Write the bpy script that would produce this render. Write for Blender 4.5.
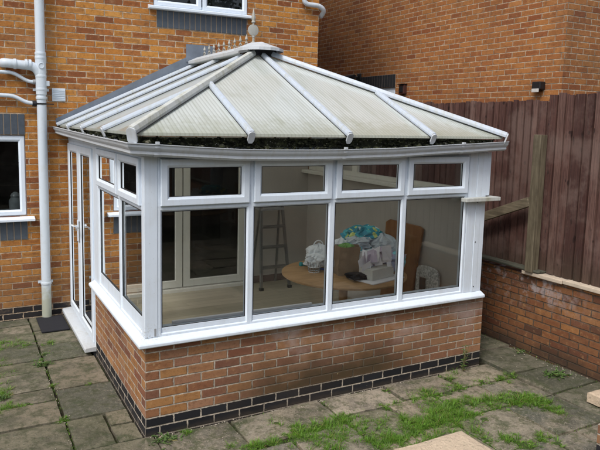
import bpy, bmesh, math, random
from mathutils import Vector, Matrix, noise as mnoise
random.seed(7)
C = bpy.context.scene
for o in list(bpy.data.objects): bpy.data.objects.remove(o)
COL = C.collection

# ------------------------------------------------------------------ camera
cam_d = bpy.data.cameras.new('camera'); cam = bpy.data.objects.new('camera', cam_d); COL.objects.link(cam)
yaw, pit, rol = -0.4891468, -0.1215468, 0.0221797
fw = Vector((-math.sin(yaw)*math.cos(pit), math.cos(yaw)*math.cos(pit), math.sin(pit)))
rt = Vector((math.cos(yaw), math.sin(yaw), 0)); up = rt.cross(fw)
R_ = rt*math.cos(rol) + up*math.sin(rol); U_ = -rt*math.sin(rol) + up*math.cos(rol)
m = Matrix((R_, U_, -fw)).transposed().to_4x4(); m.translation = Vector((-1.2076, -4.4972, 2.441))
cam.matrix_world = m
cam_d.sensor_width = 36; cam_d.lens = 36*621.63/600
cam_d.shift_x = 13.4457/600; cam_d.shift_y = -26.7827/600
cam_d.clip_start = .05; cam_d.clip_end = 500
C.camera = cam
# ------------------------------------------------------------------ light
SUN_EL, SUN_AZ = 52, 235        # degrees; azimuth of the direction the light comes from, clockwise from +Y
w = bpy.data.worlds.new('World'); C.world = w; w.use_nodes = True
nt = w.node_tree; nt.nodes.clear()
sky = nt.nodes.new('ShaderNodeTexSky'); sky.sky_type = 'NISHITA'; sky.sun_disc = False
sky.sun_elevation = math.radians(SUN_EL); sky.sun_rotation = math.radians(SUN_AZ)
sky.air_density = 1.0; sky.dust_density = 3.5; sky.ozone_density = 1.0
hs = nt.nodes.new('ShaderNodeHueSaturation'); hs.inputs['Saturation'].default_value = .60
bg = nt.nodes.new('ShaderNodeBackground'); bg.inputs['Strength'].default_value = .15
wo = nt.nodes.new('ShaderNodeOutputWorld')
nt.links.new(sky.outputs[0], hs.inputs['Color']); nt.links.new(hs.outputs[0], bg.inputs['Color']); nt.links.new(bg.outputs[0], wo.inputs[0])
sun_d = bpy.data.lights.new('sun', 'SUN'); sun_d.energy = 1.25; sun_d.angle = math.radians(14); sun_d.color = (1, .96, .9)
sun = bpy.data.objects.new('sun', sun_d); COL.objects.link(sun)
el, az = math.radians(SUN_EL), math.radians(SUN_AZ)
sd = Vector((math.sin(az)*math.cos(el), math.cos(az)*math.cos(el), math.sin(el)))
sun.rotation_euler = sd.to_track_quat('Z', 'Y').to_euler(); sun.location = (-4, -8, 10)
vs = C.view_settings; vs.view_transform = 'Standard'; vs.look = 'None'; vs.gamma = 1; vs.use_curve_mapping = False
vs.exposure = 0.52
C.render.engine = 'CYCLES'
try:
    C.cycles.max_bounces = 8; C.cycles.transparent_max_bounces = 24; C.cycles.transmission_bounces = 8
except Exception: pass

# ------------------------------------------------------------------ node helpers
class NT:
    def __init__(s, name):
        s.m = bpy.data.materials.new(name); s.m.use_nodes = True; s.t = s.m.node_tree; s.t.nodes.clear()
        s.out = s.n('ShaderNodeOutputMaterial')
    def n(s, k, **kw):
        x = s.t.nodes.new(k)
        for a, b in kw.items(): setattr(x, a, b)
        return x
    def put(s, inp, v):
        if hasattr(v, 'is_output') or isinstance(v, bpy.types.NodeSocket): s.t.links.new(v, inp)
        elif isinstance(v, (tuple, list)) and len(v) == 3 and inp.type == 'RGBA': inp.default_value = (*v, 1)
        else: inp.default_value = v
    def math(s, op, a, b=0.0, c=None, clamp=False):
        x = s.n('ShaderNodeMath', operation=op); x.use_clamp = clamp
        s.put(x.inputs[0], a); s.put(x.inputs[1], b)
        if c is not None: s.put(x.inputs[2], c)
        return x.outputs[0]
    def mix(s, f, a, b, mode='MIX'):
        x = s.n('ShaderNodeMix', data_type='RGBA', blend_type=mode)
        s.put(x.inputs[0], f); s.put(x.inputs[6], a); s.put(x.inputs[7], b); return x.outputs[2]
    def fmix(s, f, a, b):
        x = s.n('ShaderNodeMix', data_type='FLOAT'); s.put(x.inputs[0], f); s.put(x.inputs[2], a); s.put(x.inputs[3], b); return x.outputs[0]
    def ramp(s, f, stops, interp='LINEAR'):
        x = s.n('ShaderNodeValToRGB'); x.color_ramp.interpolation = interp; e = x.color_ramp.elements
        while len(e) < len(stops): e.new(.5)
        for i, (p, c) in enumerate(stops): e[i].position = p; e[i].color = (*c, 1) if len(c) == 3 else c
        s.put(x.inputs[0], f); return x.outputs[0]
    def sm(s, v, a, b):     # smoothstep 0..1
        x = s.n('ShaderNodeMapRange', interpolation_type='SMOOTHSTEP'); s.put(x.inputs[0], v); s.put(x.inputs[1], a); s.put(x.inputs[2], b); return x.outputs[0]
    def pos(s): 
        if not hasattr(s, '_p'): s._p = s.n('ShaderNodeNewGeometry')
        return s._p.outputs['Position']
    def geo(s): s.pos(); return s._p
    def objc(s): return s.n('ShaderNodeTexCoord').outputs['Object']
    def noise(s, vec, scale, detail=4, rough=.55, dim='3D'):
        x = s.n('ShaderNodeTexNoise', noise_dimensions=dim); s.put(x.inputs['Vector'], vec); x.inputs['Scale'].default_value = scale
        x.inputs['Detail'].default_value = detail; x.inputs['Roughness'].default_value = rough; return x.outputs['Fac']
    def white(s, vec):
        x = s.n('ShaderNodeTexWhiteNoise', noise_dimensions='3D'); s.put(x.inputs['Vector'], vec); return x
    def sep(s, v): x = s.n('ShaderNodeSeparateXYZ'); s.put(x.inputs[0], v); return x.outputs
    def comb(s, a, b, c=0.0):
        x = s.n('ShaderNodeCombineXYZ'); s.put(x.inputs[0], a); s.put(x.inputs[1], b); s.put(x.inputs[2], c); return x.outputs[0]
    def bump(s, h, dist=.005, strength=1, normal=None):
        x = s.n('ShaderNodeBump'); s.put(x.inputs['Height'], h); x.inputs['Distance'].default_value = dist; x.inputs['Strength'].default_value = strength
        if normal is not None: s.put(x.inputs['Normal'], normal)
        return x.outputs[0]
    def bsdf(s, col, rough=.7, normal=None, metal=0.0, spec=.5, coat=0.0):
        x = s.n('ShaderNodeBsdfPrincipled'); s.put(x.inputs['Base Color'], col); s.put(x.inputs['Roughness'], rough)
        x.inputs['Metallic'].default_value = metal; x.inputs['Specular IOR Level'].default_value = spec
        x.inputs['Coat Weight'].default_value = coat
        if normal is not None: s.put(x.inputs['Normal'], normal)
        s.t.links.new(x.outputs[0], s.out.inputs[0]); return x
def lerp(a, b, t): return a+(b-a)*t

def brick_mat(name, palette, mortar, black_rows=0, dirt=None, offx=.1125, mortar_w=.0055, rough_edge=.0022, smudge=.5, depth=.006):
    s = NT(name); P = s.pos(); x, y, z = s.sep(P); nrm = s.sep(s.geo().outputs['True Normal'])
    fx = s.math('GREATER_THAN', s.math('ABSOLUTE', nrm[0]), .5)
    u = s.fmix(fx, x, s.math('ADD', y, offx))
    n1 = s.noise(P, 38, 3); n2 = s.noise(P, 150, 2)
    wob = s.math('MULTIPLY', s.math('SUBTRACT', n1, .5), .016)
    wob2 = s.math('MULTIPLY', s.math('SUBTRACT', n2, .5), .004)
    u = s.math('ADD', u, s.math('ADD', wob, wob2))
    zz = s.math('ADD', z, s.math('ADD', s.math('MULTIPLY', wob, .6), wob2))
    vr = s.math('DIVIDE', zz, .075); row = s.math('FLOOR', vr); fv = s.math('FRACT', vr)
    par = s.math('MODULO', s.math('ADD', row, 100), 2)
    ur = s.math('ADD', s.math('DIVIDE', u, .225), s.math('MULTIPLY', s.math('SUBTRACT', 1, par), .5))
    colm = s.math('FLOOR', ur); fu = s.math('FRACT', ur)
    wn = s.white(s.comb(colm, row, fx)); wn2 = s.white(s.comb(row, colm, 7.3))
    # distance to brick edge (metres)
    du = s.math('MULTIPLY', s.math('SUBTRACT', .5, s.math('ABSOLUTE', s.math('SUBTRACT', fu, .5))), .225)
    dv = s.math('MULTIPLY', s.math('SUBTRACT', .5, s.math('ABSOLUTE', s.math('SUBTRACT', fv, .5))), .075)
    d = s.math('MINIMUM', du, dv)
    ch = s.noise(P, 85, 4, .7)
    d = s.math('ADD', d, s.math('MULTIPLY', s.math('SUBTRACT', ch, .5), .009))
    face = s.sm(d, mortar_w-.002, mortar_w+.0025)
    base = s.ramp(wn.outputs['Value'], palette, 'LINEAR')
    # fired heart: darker redder middle in some bricks, plus streaks
    st = s.noise(s.comb(s.math('MULTIPLY', u, 26), s.math('MULTIPLY', zz, 60), row), 1.0, 4, .6)
    heart = s.math('MULTIPLY', s.sm(d, .006, .030), s.sm(wn2.outputs['Value'], .35, .75))
    heart = s.math('MULTIPLY', heart, s.math('ADD', .35, st))
    base = s.mix(s.math('MULTIPLY', heart, smudge, clamp=True), base, (.16, .045, .018))
    base = s.mix(s.math('MULTIPLY', s.sm(st, .5, .75), .35), base, (.10, .04, .02))
    bl = s.noise(P, 17, 5, .65)
    base = s.mix(s.math('MULTIPLY', s.sm(bl, .50, .72), .50), base, (.11, .045, .022))
    base = s.mix(s.math('MULTIPLY', s.math('SUBTRACT', 1, s.sm(bl, .30, .45)), .35), base, (.55, .33, .15))
    sk = s.noise(P, 120, 4, .7); base = s.mix(s.math('MULTIPLY', s.sm(sk, .54, .66), .45), base, (.07, .035, .02))
    g = s.noise(P, 260, 2)
    base = s.mix(s.math('MULTIPLY', s.sm(g, .55, .8), .3), base, (.45, .32, .2))
    if black_rows:
        isb = s.math('LESS_THAN', row, float(black_rows)-.5)
        base = s.mix(isb, base, s.mix(s.math('MULTIPLY', wn.outputs['Value'], .6), (.010, .011, .014), (.028, .03, .036)))
    mc = s.mix(s.sm(s.noise(P, 19, 5, .7), .32, .68), tuple(c*.48 for c in mortar), tuple(c*1.2 for c in mortar))
    base = s.mix(1.0, base, (.93, .92, .92), 'MULTIPLY')
    colr = s.mix(face, mc, base)
    if dirt: colr = dirt(s, colr, P, (x, y, z), face)
    big = s.noise(P, 1.1, 4); colr = s.mix(s.math('MULTIPLY', s.sm(big, .45, .75), .22), colr, (.09, .06, .04))
    h = s.math('ADD', s.math('MULTIPLY', face, 1.0), s.math('MULTIPLY', g, .22)); h = s.math('ADD', h, s.math('MULTIPLY', st, .15))
    h = s.math('ADD', h, s.math('MULTIPLY', s.math('MULTIPLY', wn2.outputs['Value'], face), .25))
    s.bsdf(colr, .86, s.bump(h, depth), spec=.3)
    return s.m
PAL_HOUSE = [(0, (.44, .175, .034)), (.3, (.54, .25, .052)), (.5, (.36, .125, .03)), (.68, (.58, .285, .07)), (.82, (.33, .115, .032)), (.94, (.22, .075, .026)), (1, (.50, .22, .048))]
PAL_DWARF = [(0, (.34, .16, .062)), (.25, (.42, .215, .08)), (.42, (.26, .115, .065)), (.55, (.37, .20, .115)), (.68, (.43, .225, .10)), (.8, (.22, .085, .05)), (.92, (.17, .08, .055)), (1, (.33, .165, .10))]
PAL_SIDE = [(0, (.42, .16, .045)), (.3, (.46, .19, .055)), (.5, (.38, .13, .04)), (.7, (.48, .21, .06)), (.88, (.30, .09, .03)), (1, (.44, .17, .05))]
PAL_GARDEN = [(0, (.18, .078, .036)), (.25, (.26, .115, .045)), (.45, (.12, .052, .030)), (.6, (.21, .092, .042)), (.78, (.32, .145, .052)), (.88, (.075, .036, .024)), (1, (.22, .09, .038))]
PAL_NEIGH = [(0, (.34, .135, .038)), (.3, (.40, .165, .048)), (.5, (.32, .115, .035)), (.7, (.42, .18, .055)), (.86, (.24, .075, .026)), (1, (.38, .15, .045))]
def dirt_dwarf(s, c, P, xyz, face):
    x, y, z = xyz
    n = s.noise(P, 2.6, 5, .6); n3 = s.noise(P, 9, 4, .6)
    mv = s.math('MULTIPLY', s.sm(s.math('ADD', x, s.math('MULTIPLY', n, .8)), .6, 1.6), .42); c = s.mix(s.math('MULTIPLY', s.math('MULTIPLY', mv, face), s.sm(z, .14, .16)), c, (.25, .135, .085))
    # grey-green damp growth on the lower middle of the front
    a = s.math('MULTIPLY', s.sm(x, .45, 1.3), s.math('SUBTRACT', 1, s.sm(x, 2.1, 3.0)))
    lo = s.math('SUBTRACT', 1, s.sm(s.math('ADD', z, s.math('MULTIPLY', s.math('SUBTRACT', n, .5), .45)), .18, .54))
    k = s.math('MULTIPLY', s.math('MULTIPLY', s.math('MULTIPLY', a, lo), s.math('ADD', .72, s.math('MULTIPLY', n3, .4)), clamp=True), s.sm(z, .13, .17))
    c = s.mix(k, c, s.mix(n3, (.022, .018, .010), (.085, .060, .028)))
    # white salts under the sill
    e = s.math('MULTIPLY', s.sm(n, .46, .66), s.sm(z, .32, .6)); e = s.math('MULTIPLY', e, s.sm(x, .25, .9))
    c = s.mix(s.math('MULTIPLY', e, .62), c, (.44, .36, .33))
    # lichen specks
    l = s.sm(s.noise(P, 22, 3), .70, .76); c = s.mix(s.math('MULTIPLY', l, .5), c, (.45, .40, .22))
    # soil splash at the foot
    f = s.math('SUBTRACT', 1, s.sm(s.math('ADD', z, s.math('MULTIPLY', s.math('SUBTRACT', n3, .5), .08)), .0, .05))
    return s.mix(s.math('MULTIPLY', f, .45), c, (.07, .055, .04))
def dirt_garden(s, c, P, xyz, face):
    x, y, z = xyz; n = s.noise(P, 2.2, 5, .65); n2 = s.noise(P, 12, 4, .6)
    e = s.math('MULTIPLY', s.sm(s.math('MULTIPLY', s.math('ADD', n, n2), .5), .47, .58), s.sm(z, .4, .75))
    e = s.math('MULTIPLY', e, s.sm(y, -.9, .2))
    c = s.mix(s.math('MULTIPLY', e, .85), c, (.40, .37, .38))
    f = s.math('SUBTRACT', 1, s.sm(s.math('ADD', z, s.math('MULTIPLY', s.math('SUBTRACT', n, .5), .3)), .02, .22))
    c = s.mix(s.math('MULTIPLY', f, .75), c, (.035, .028, .02))
    return s.mix(s.math('MULTIPLY', s.sm(n2, .55, .75), .4), c, (.06, .035, .02))
def dirt_house(s, c, P, xyz, face):
    x, y, z = xyz; n = s.noise(P, 3, 5, .6); w_ = s.noise(P, 1.7, 6, .7)
    c = s.mix(s.math('MULTIPLY', s.sm(w_, .54, .70), .38), c, (.48, .33, .20)); c = s.mix(s.math('MULTIPLY', s.math('SUBTRACT', 1, s.sm(w_, .30, .42)), .35), c, (.12, .06, .03))
    f = s.math('SUBTRACT', 1, s.sm(s.math('ADD', z, s.math('MULTIPLY', s.math('SUBTRACT', n, .5), .5)), .25, .95))
    return s.mix(s.math('MULTIPLY', s.math('MULTIPLY', f, s.sm(z, .13, .17)), .42), c, (.11, .07, .045))
def dirt_neigh(s, c, P, xyz, face):
    x, y, z = xyz; n = s.noise(P, 1.4, 5, .65)
    c = s.mix(s.math('MULTIPLY', s.sm(n, .45, .7), .35), c, (.12, .065, .03))
    p = s.sm(s.noise(P, 11, 3), .74, .78); return s.mix(s.math('MULTIPLY', p, .6), c, (.5, .45, .38))
M = {}
M['brick_house'] = brick_mat('house brick', PAL_HOUSE, (.50, .39, .28), 2, dirt_house, smudge=.55)
M['brick_dwarf'] = brick_mat('dwarf wall brick', PAL_DWARF, (.50, .44, .36), 2, dirt_dwarf, smudge=.4)
M['brick_garden'] = brick_mat('garden wall brick', PAL_GARDEN, (.12, .085, .06), 0, dirt_garden, depth=.011)
M['brick_neigh'] = brick_mat('neighbour brick', PAL_NEIGH, (.46, .36, .26), 0, dirt_neigh, smudge=.4)

def plastic(name, col=(.66, .74, .83), grime=.25, rough=.32, gcol=(.33, .30, .22), streak=True):
    s = NT(name); P = s.pos(); x, y, z = s.sep(P)
    n = s.noise(P, 5, 5, .65)
    st = s.noise(s.comb(s.math('MULTIPLY', x, 30), s.math('MULTIPLY', y, 30), s.math('MULTIPLY', z, 2.2)), 1, 4, .6)
    k = s.math('MULTIPLY', s.sm(s.math('MULTIPLY', s.math('ADD', n, st), .5), .44, .68), grime)
    c = s.mix(k, col, gcol)
    ft = s.math('MULTIPLY', s.math('SUBTRACT', 1, s.sm(z, .79, .93)), s.sm(s.noise(P, 60, 5, .7), .50, .66))
    ft = s.math('MULTIPLY', ft, s.math('SUBTRACT', 1, s.sm(s.math('ADD', s.math('ABSOLUTE', x), s.math('ABSOLUTE', y)), .05, .30))); ft = s.math('MULTIPLY', ft, s.sm(z, .75, .80))
    c = s.mix(s.math('MULTIPLY', ft, .75), c, (.24, .22, .16))
    sp = s.sm(s.noise(P, 70, 3), .66, .72); c = s.mix(s.math('MULTIPLY', sp, grime*.9), c, (.18, .17, .12))
    s.bsdf(c, s.fmix(n, rough, rough+.2), s.bump(s.noise(P, 9, 2), .0015, .4), spec=.45); return s.m
M['upvc'] = plastic('white window plastic', grime=.20, gcol=(.40, .40, .34))
M['upvc_clean'] = plastic('white plastic clean', grime=.10)
M['upvc_cream'] = plastic('cream door plastic', (.72, .72, .66), .12)
M['gutter'] = plastic('weathered gutter plastic', (.50, .54, .58), .3, .4)
M['cap'] = plastic('mossy roof bar plastic', (.46, .52, .60), .45, .4, (.36, .35, .24))
M['hip'] = plastic('lichened hip bar plastic', (.50, .52, .50), .7, .5, (.27, .26, .16))
M['pipe'] = plastic('pipe plastic', (.55, .62, .69), .25, .38)

def pipe_foot():
    s = NT('downpipe with green foot'); P = s.pos(); x, y, z = s.sep(P); n = s.noise(P, 14, 5, .65)
    g = s.math('SUBTRACT', 1, s.sm(s.math('ADD', z, s.math('MULTIPLY', s.math('SUBTRACT', n, .5), .5)), .2, .5))
    c = s.mix(s.math('MULTIPLY', g, .8), s.mix(s.math('MULTIPLY', s.sm(n, .5, .7), .2), (.55, .62, .69), (.4, .4, .33)), (.30, .31, .21))
    s.bsdf(c, .4, spec=.45); return s.m
M['soil'] = pipe_foot()

def poly():
    s = NT('ribbed polycarbonate'); P = s.pos(); x, y, z = s.sep(P); nr = s.sep(s.geo().outputs['True Normal'])
    side = s.math('GREATER_THAN', s.math('ABSOLUTE', nr[0]), s.math('ABSOLUTE', nr[1]))
    u = s.fmix(side, x, y)
    fl = s.math('ABSOLUTE', s.math('SINE', s.math('MULTIPLY', u, math.pi/.034)))
    rib = s.math('SUBTRACT', 1, s.sm(fl, .0, .75))
    n = s.noise(P, 2.2, 5, .65); n2 = s.noise(P, 20, 4, .6)
    c = s.mix(n, (.82, .88, .84), (.90, .95, .93))
    c = s.mix(s.math('MULTIPLY', rib, .55), c, (.36, .39, .36))
    sk = s.noise(s.comb(s.math('MULTIPLY', u, 16), s.math('MULTIPLY', s.fmix(side, y, x), 1.3), side), 1, 5, .65); c = s.mix(s.math('MULTIPLY', s.sm(sk, .48, .66), .38), c, (.44, .49, .38))
    low = s.math('SUBTRACT', 1, s.sm(s.math('ADD', z, s.math('MULTIPLY', s.math('SUBTRACT', n2, .5), .25)), 2.34, 2.52))
    c = s.mix(s.math('MULTIPLY', low, .5), c, (.34, .35, .2))
    c = s.mix(s.math('MULTIPLY', s.sm(n, .52, .72), .35), c, (.42, .45, .32))
    p = s.n('ShaderNodeBsdfPrincipled'); s.put(p.inputs['Base Color'], c); p.inputs['Roughness'].default_value = .2; p.inputs['Specular IOR Level'].default_value = .8; p.inputs['Coat Weight'].default_value = .6
    nn = s.bump(s.math('ADD', fl, s.math('MULTIPLY', n2, .2)), .0012, .8); s.put(p.inputs['Normal'], nn)
    t = s.n('ShaderNodeBsdfTranslucent'); t.inputs[0].default_value = (.93, .97, .94, 1)
    mx = s.n('ShaderNodeMixShader'); mx.inputs[0].default_value = .34
    s.t.links.new(p.outputs[0], mx.inputs[1]); s.t.links.new(t.outputs[0], mx.inputs[2]); s.t.links.new(mx.outputs[0], s.out.inputs[0]); return s.m
M['poly'] = poly()
def liner():
    s = NT('clear inner wall of the roof sheet'); t = s.n('ShaderNodeBsdfTransparent'); t.inputs[0].default_value = (.93, .93, .90, 1); g = s.n('ShaderNodeBsdfGlossy'); g.inputs['Roughness'].default_value = .15
    mx = s.n('ShaderNodeMixShader'); mx.inputs[0].default_value = .06; s.t.links.new(t.outputs[0], mx.inputs[1]); s.t.links.new(g.outputs[0], mx.inputs[2]); s.t.links.new(mx.outputs[0], s.out.inputs[0]); return s.m
M['liner'] = liner()
def glass(name, tint=(.96, .975, .97), refl=1.0):
    s = NT(name); f = s.n('ShaderNodeFresnel'); f.inputs['IOR'].default_value = 1.5
    k = s.math('MULTIPLY', f.outputs[0], 1.25*refl, clamp=True)
    t = s.n('ShaderNodeBsdfTransparent'); t.inputs[0].default_value = (*tint, 1)
    g = s.n('ShaderNodeBsdfGlossy'); g.inputs['Roughness'].default_value = .015; g.inputs[0].default_value = (.95, .97, .97, 1)
    nz = s.noise(s.pos(), 1.3, 2); s.put(g.inputs['Normal'], s.bump(nz, .01, .12))
    mx = s.n('ShaderNodeMixShader'); s.put(mx.inputs[0], k)
    s.t.links.new(t.outputs[0], mx.inputs[1]); s.t.links.new(g.outputs[0], mx.inputs[2])
    # a thin film of dust
    d = s.n('ShaderNodeBsdfDiffuse'); d.inputs[0].default_value = (.5, .5, .46, 1)
    m2 = s.n('ShaderNodeMixShader'); s.put(m2.inputs[0], s.math('MULTIPLY', s.sm(s.noise(s.pos(), 3, 5, .7), .3, .9), .018))
    s.t.links.new(mx.outputs[0], m2.inputs[1]); s.t.links.new(d.outputs[0], m2.inputs[2]); s.t.links.new(m2.outputs[0], s.out.inputs[0]); return s.m
M['glass'] = glass('window glass')
M['glass_dark'] = glass('shade tinted glass', (.38, .41, .42))  # dark tint stands in for dim rooms and shade behind the panes
def plain(name, col, rough=.6, var=.25, scale=12, metal=0.0, bump=.002, spec=.4, coord='pos'):
    s = NT(name); P = s.pos() if coord == 'pos' else s.objc(); n = s.noise(P, scale, 5, .6)
    c = s.mix(n, tuple(v*(1-var) for v in col), tuple(min(1, v*(1+var)) for v in col))
    s.bsdf(c, rough, s.bump(n, bump, .6), metal, spec); return s.m
def slab_mat():
    s = NT('riven paving slabs'); P = s.pos(); rnd = s.geo().outputs['Random Per Island']
    base = s.ramp(rnd, [(0, (.085, .090, .072)), (.2, (.27, .235, .175)), (.4, (.095, .10, .088)), (.6, (.34, .275, .205)), (.8, (.14, .145, .09)), (1, (.38, .32, .255))])
    n = s.noise(P, 2.3, 7, .7); n2 = s.noise(P, 8, 7, .72); n3 = s.noise(P, 70, 5, .7); n4 = s.noise(P, 1.2, 6, .65); n5 = s.noise(P, 26, 6, .75)
    c = s.mix(s.math('MULTIPLY', s.sm(n4, .49, .60), .45), base, (.33, .275, .20))
    c = s.mix(s.math('MULTIPLY', s.sm(n, .46, .62), .66), c, (.060, .058, .044))
    c = s.mix(s.math('MULTIPLY', s.sm(n2, .47, .60), .66), c, (.052, .064, .020))
    c = s.mix(s.math('MULTIPLY', s.sm(n5, .53, .64), .40), c, (.05, .045, .033))
    c = s.mix(s.math('MULTIPLY', s.math('SUBTRACT', 1, s.sm(n5, .36, .46)), .55), c, (.36, .31, .24))
    c = s.mix(s.math('MULTIPLY', s.sm(n3, .56, .66), .55), c, (.36, .33, .27))
    c = s.mix(s.math('MULTIPLY', s.sm(s.noise(P, 34, 5, .7), .60, .68), .6), c, (.40, .38, .31))
    c = s.mix(s.math('MULTIPLY', s.sm(s.noise(P, 45, 4, .7), .58, .66), .65), c, (.03, .03, .02))
    x, y, z = s.sep(P)
    al = s.math('MAXIMUM', s.math('SUBTRACT', 1, s.sm(s.math('ADD', x, s.math('MULTIPLY', n, .5)), -.1, .5)), s.sm(s.math('ADD', x, s.math('MULTIPLY', n, .5)), 3.5, 4.1))
    c = s.mix(s.math('MULTIPLY', al, s.math('ADD', .25, s.math('MULTIPLY', n2, .6))), c, (.040, .046, .024))
    c = s.mix(s.math('MULTIPLY', s.sm(s.noise(P, 4.3, 6, .7), .55, .64), .5), c, (.035, .055, .018))
    h = s.math('ADD', s.math('MULTIPLY', n2, .7), s.math('ADD', s.math('MULTIPLY', n3, .25), n))
    s.bsdf(c, s.fmix(n, .68, .9), s.bump(h, .016, .9), spec=.35); return s.m
M['slab'] = slab_mat()
def soil_mat():
    s = NT('mossy earth'); P = s.pos(); n = s.noise(P, 6, 6, .65); n2 = s.noise(P, 60, 4)
    c = s.ramp(n, [(.3, (.018, .015, .01)), (.5, (.035, .033, .016)), (.62, (.035, .06, .014)), (.8, (.07, .06, .04))])
    c = s.mix(s.math('MULTIPLY', s.sm(n2, .62, .7), .7), c, (.22, .2, .16))
    s.bsdf(c, .95, s.bump(s.math('ADD', n, n2), .02), spec=.2); return s.m
M['soil_ground'] = soil_mat()
def fence_mat():
    s = NT('stained fence boards'); P = s.pos(); rnd = s.geo().outputs['Random Per Island']; x, y, z = s.sep(P)
    off = s.math('MULTIPLY', rnd, 37.0)
    base = s.ramp(rnd, [(0, (.070, .032, .026)), (.25, (.120, .062, .050)), (.5, (.052, .023, .019)), (.75, (.150, .086, .070)), (1, (.085, .040, .033))])
    g = s.noise(s.comb(s.math('MULTIPLY', x, 60), s.math('ADD', s.math('MULTIPLY', y, 60), off), s.math('MULTIPLY', z, 3.0)), 1, 5, .65)
    c = s.mix(s.math('MULTIPLY', s.sm(g, .42, .62), .65), base, (.032, .014, .013))
    c = s.mix(s.math('MULTIPLY', s.sm(g, .58, .78), .5), c, (.24, .17, .15))
    kn = s.noise(s.comb(s.math('MULTIPLY', y, 22), off, s.math('MULTIPLY', z, 8)), 1, 1)
    c = s.mix(s.math('MULTIPLY', s.sm(kn, .68, .74), .85), c, (.018, .009, .008))
    n = s.noise(P, 1.6, 5, .65); c = s.mix(s.math('MULTIPLY', s.sm(n, .46, .62), .45), c, (.19, .135, .115))
    dm = s.math('MULTIPLY', s.math('SUBTRACT', 1, s.sm(s.math('ADD', z, s.math('MULTIPLY', n, .5)), 1.15, 1.5)), .45); c = s.mix(dm, c, (.045, .04, .025))
    s.bsdf(c, .8, s.bump(g, .004, .8), spec=.25); return s.m
M['fence'] = fence_mat()
def wood(name, a, b, axis=2, rough=.7, sc=40):
    s = NT(name); x, y, z = s.sep(s.pos()); q = [x, y, z]
    v = [s.math('MULTIPLY', q[i], 3.0 if i == axis else sc) for i in range(3)]
    g = s.noise(s.comb(*v), 1, 5, .6); n = s.noise(s.pos(), 7, 4)
    c = s.mix(s.sm(g, .35, .7), a, b); c = s.mix(s.math('MULTIPLY', s.sm(n, .5, .7), .3), c, tuple(v_*.5 for v_ in a))
    s.bsdf(c, rough, s.bump(g, .002, .6), spec=.35); return s.m
M['greywood'] = wood('weathered post wood', (.085, .07, .045), (.165, .14, .095), 2)
M['greywood_y'] = wood('weathered rail wood', (.11, .09, .06), (.22, .185, .125), 1)
M['darkcoping'] = wood('dark mossy timber coping', (.045, .048, .036), (.10, .10, .075), 1)
M['board'] = wood('orange brown board', (.26, .115, .045), (.33, .16, .065), 2, .45, 14)
M['tabletop'] = wood('oak veneer', (.40, .23, .10), (.50, .30, .14), 0, .4, 14)
M['coping'] = plain('pale coping stone', (.50, .42, .33), .85, .4, 9, bump=.01)
def capm(name, col):
    s = NT(name); P = s.pos(); n = s.noise(P, 5, 6, .7); n2 = s.noise(P, 40, 5, .7); x, y, z = s.sep(P)
    c = s.mix(n, tuple(v*.78 for v in col), tuple(v*1.12 for v in col)); c = s.mix(s.math('MULTIPLY', s.sm(n2, .55, .66), .55), c, tuple(v*.35 for v in col))
    c = s.mix(s.math('MULTIPLY', s.sm(s.noise(P, 13, 5, .7), .56, .68), .5), c, (.20, .19, .13)); s.bsdf(c, .9, s.bump(s.math('ADD', n, n2), .012), spec=.25); return s.m
M['capstone'] = capm('sandy capping slab', (.60, .48, .35))
M['paleslab'] = plain('pale grit', (.42, .38, .31), .85, .4, 60, bump=.01)
M['soldier'] = plain('slate blue soldier brick', (.060, .075, .095), .6, .35, 20, bump=.004)
M['soldier_dark'] = plain('charcoal soldier brick', (.022, .024, .028), .6, .35, 20, bump=.004)
M['mortar'] = plain('pale mortar', (.34, .27, .20), .95, .25, 60, bump=.003)
M['lead'] = plain('lead flashing', (.16, .19, .235), .5, .35, 7, .2, bump=.004)
M['black'] = plain('black plastic', (.012, .012, .014), .45, .3)
M['rubber'] = plain('black rubber mat', (.010, .011, .016), .85, .4, 60, bump=.004)
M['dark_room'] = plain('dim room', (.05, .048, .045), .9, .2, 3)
M['curtain'] = plain('grey cloth', (.25, .25, .25), .9, .3, 6)
M['plaster'] = plain('greige plaster', (.45, .425, .385), .9, .12, 3)
M['laminate'] = None
def laminate():
    s = NT('laminate floor'); x, y, z = s.sep(s.pos()); r = s.math('FLOOR', s.math('DIVIDE', y, .125)); off = s.math('MULTIPLY', s.white(s.comb(r, 3., 1.)).outputs['Value'], 3)
    cc = s.math('FLOOR', s.math('ADD', s.math('DIVIDE', x, 1.1), off)); wn = s.white(s.comb(r, cc, 2.)).outputs['Value']
    g = s.noise(s.comb(s.math('MULTIPLY', x, 3), s.math('MULTIPLY', y, 50), wn), 1, 5, .6)
    c = s.mix(wn, (.44, .40, .29), (.56, .51, .38)); c = s.mix(s.math('MULTIPLY', g, .5), c, (.15, .12, .08))
    e = s.math('LESS_THAN', s.math('FRACT', s.math('DIVIDE', y, .125)), .03); c = s.mix(s.math('MULTIPLY', e, .6), c, (.06, .05, .035))
    s.bsdf(c, .38, spec=.4); return s.m
M['laminate'] = laminate()
M['moss'] = None
M['mossy'] = plain('ground moss', (.040, .060, .016), .95, .5, 40, bump=.01)
M['finial'] = plastic('weathered finial plastic', (.36, .36, .33), .7, .5, (.2, .18, .12))
def moss():
    s = NT('gutter moss and silt'); P = s.pos(); n = s.noise(P, 20, 6, .7); n2 = s.noise(P, 55, 3)
    c = s.ramp(n, [(.3, (.007, .007, .006)), (.5, (.018, .020, .012)), (.6, (.045, .05, .022)), (.72, (.16, .15, .12))])
    c = s.mix(s.math('MULTIPLY', s.sm(n2, .64, .7), .7), c, (.35, .34, .3)); s.bsdf(c, .95, s.bump(n, .015), spec=.2); return s.m
M['moss'] = moss()
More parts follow.
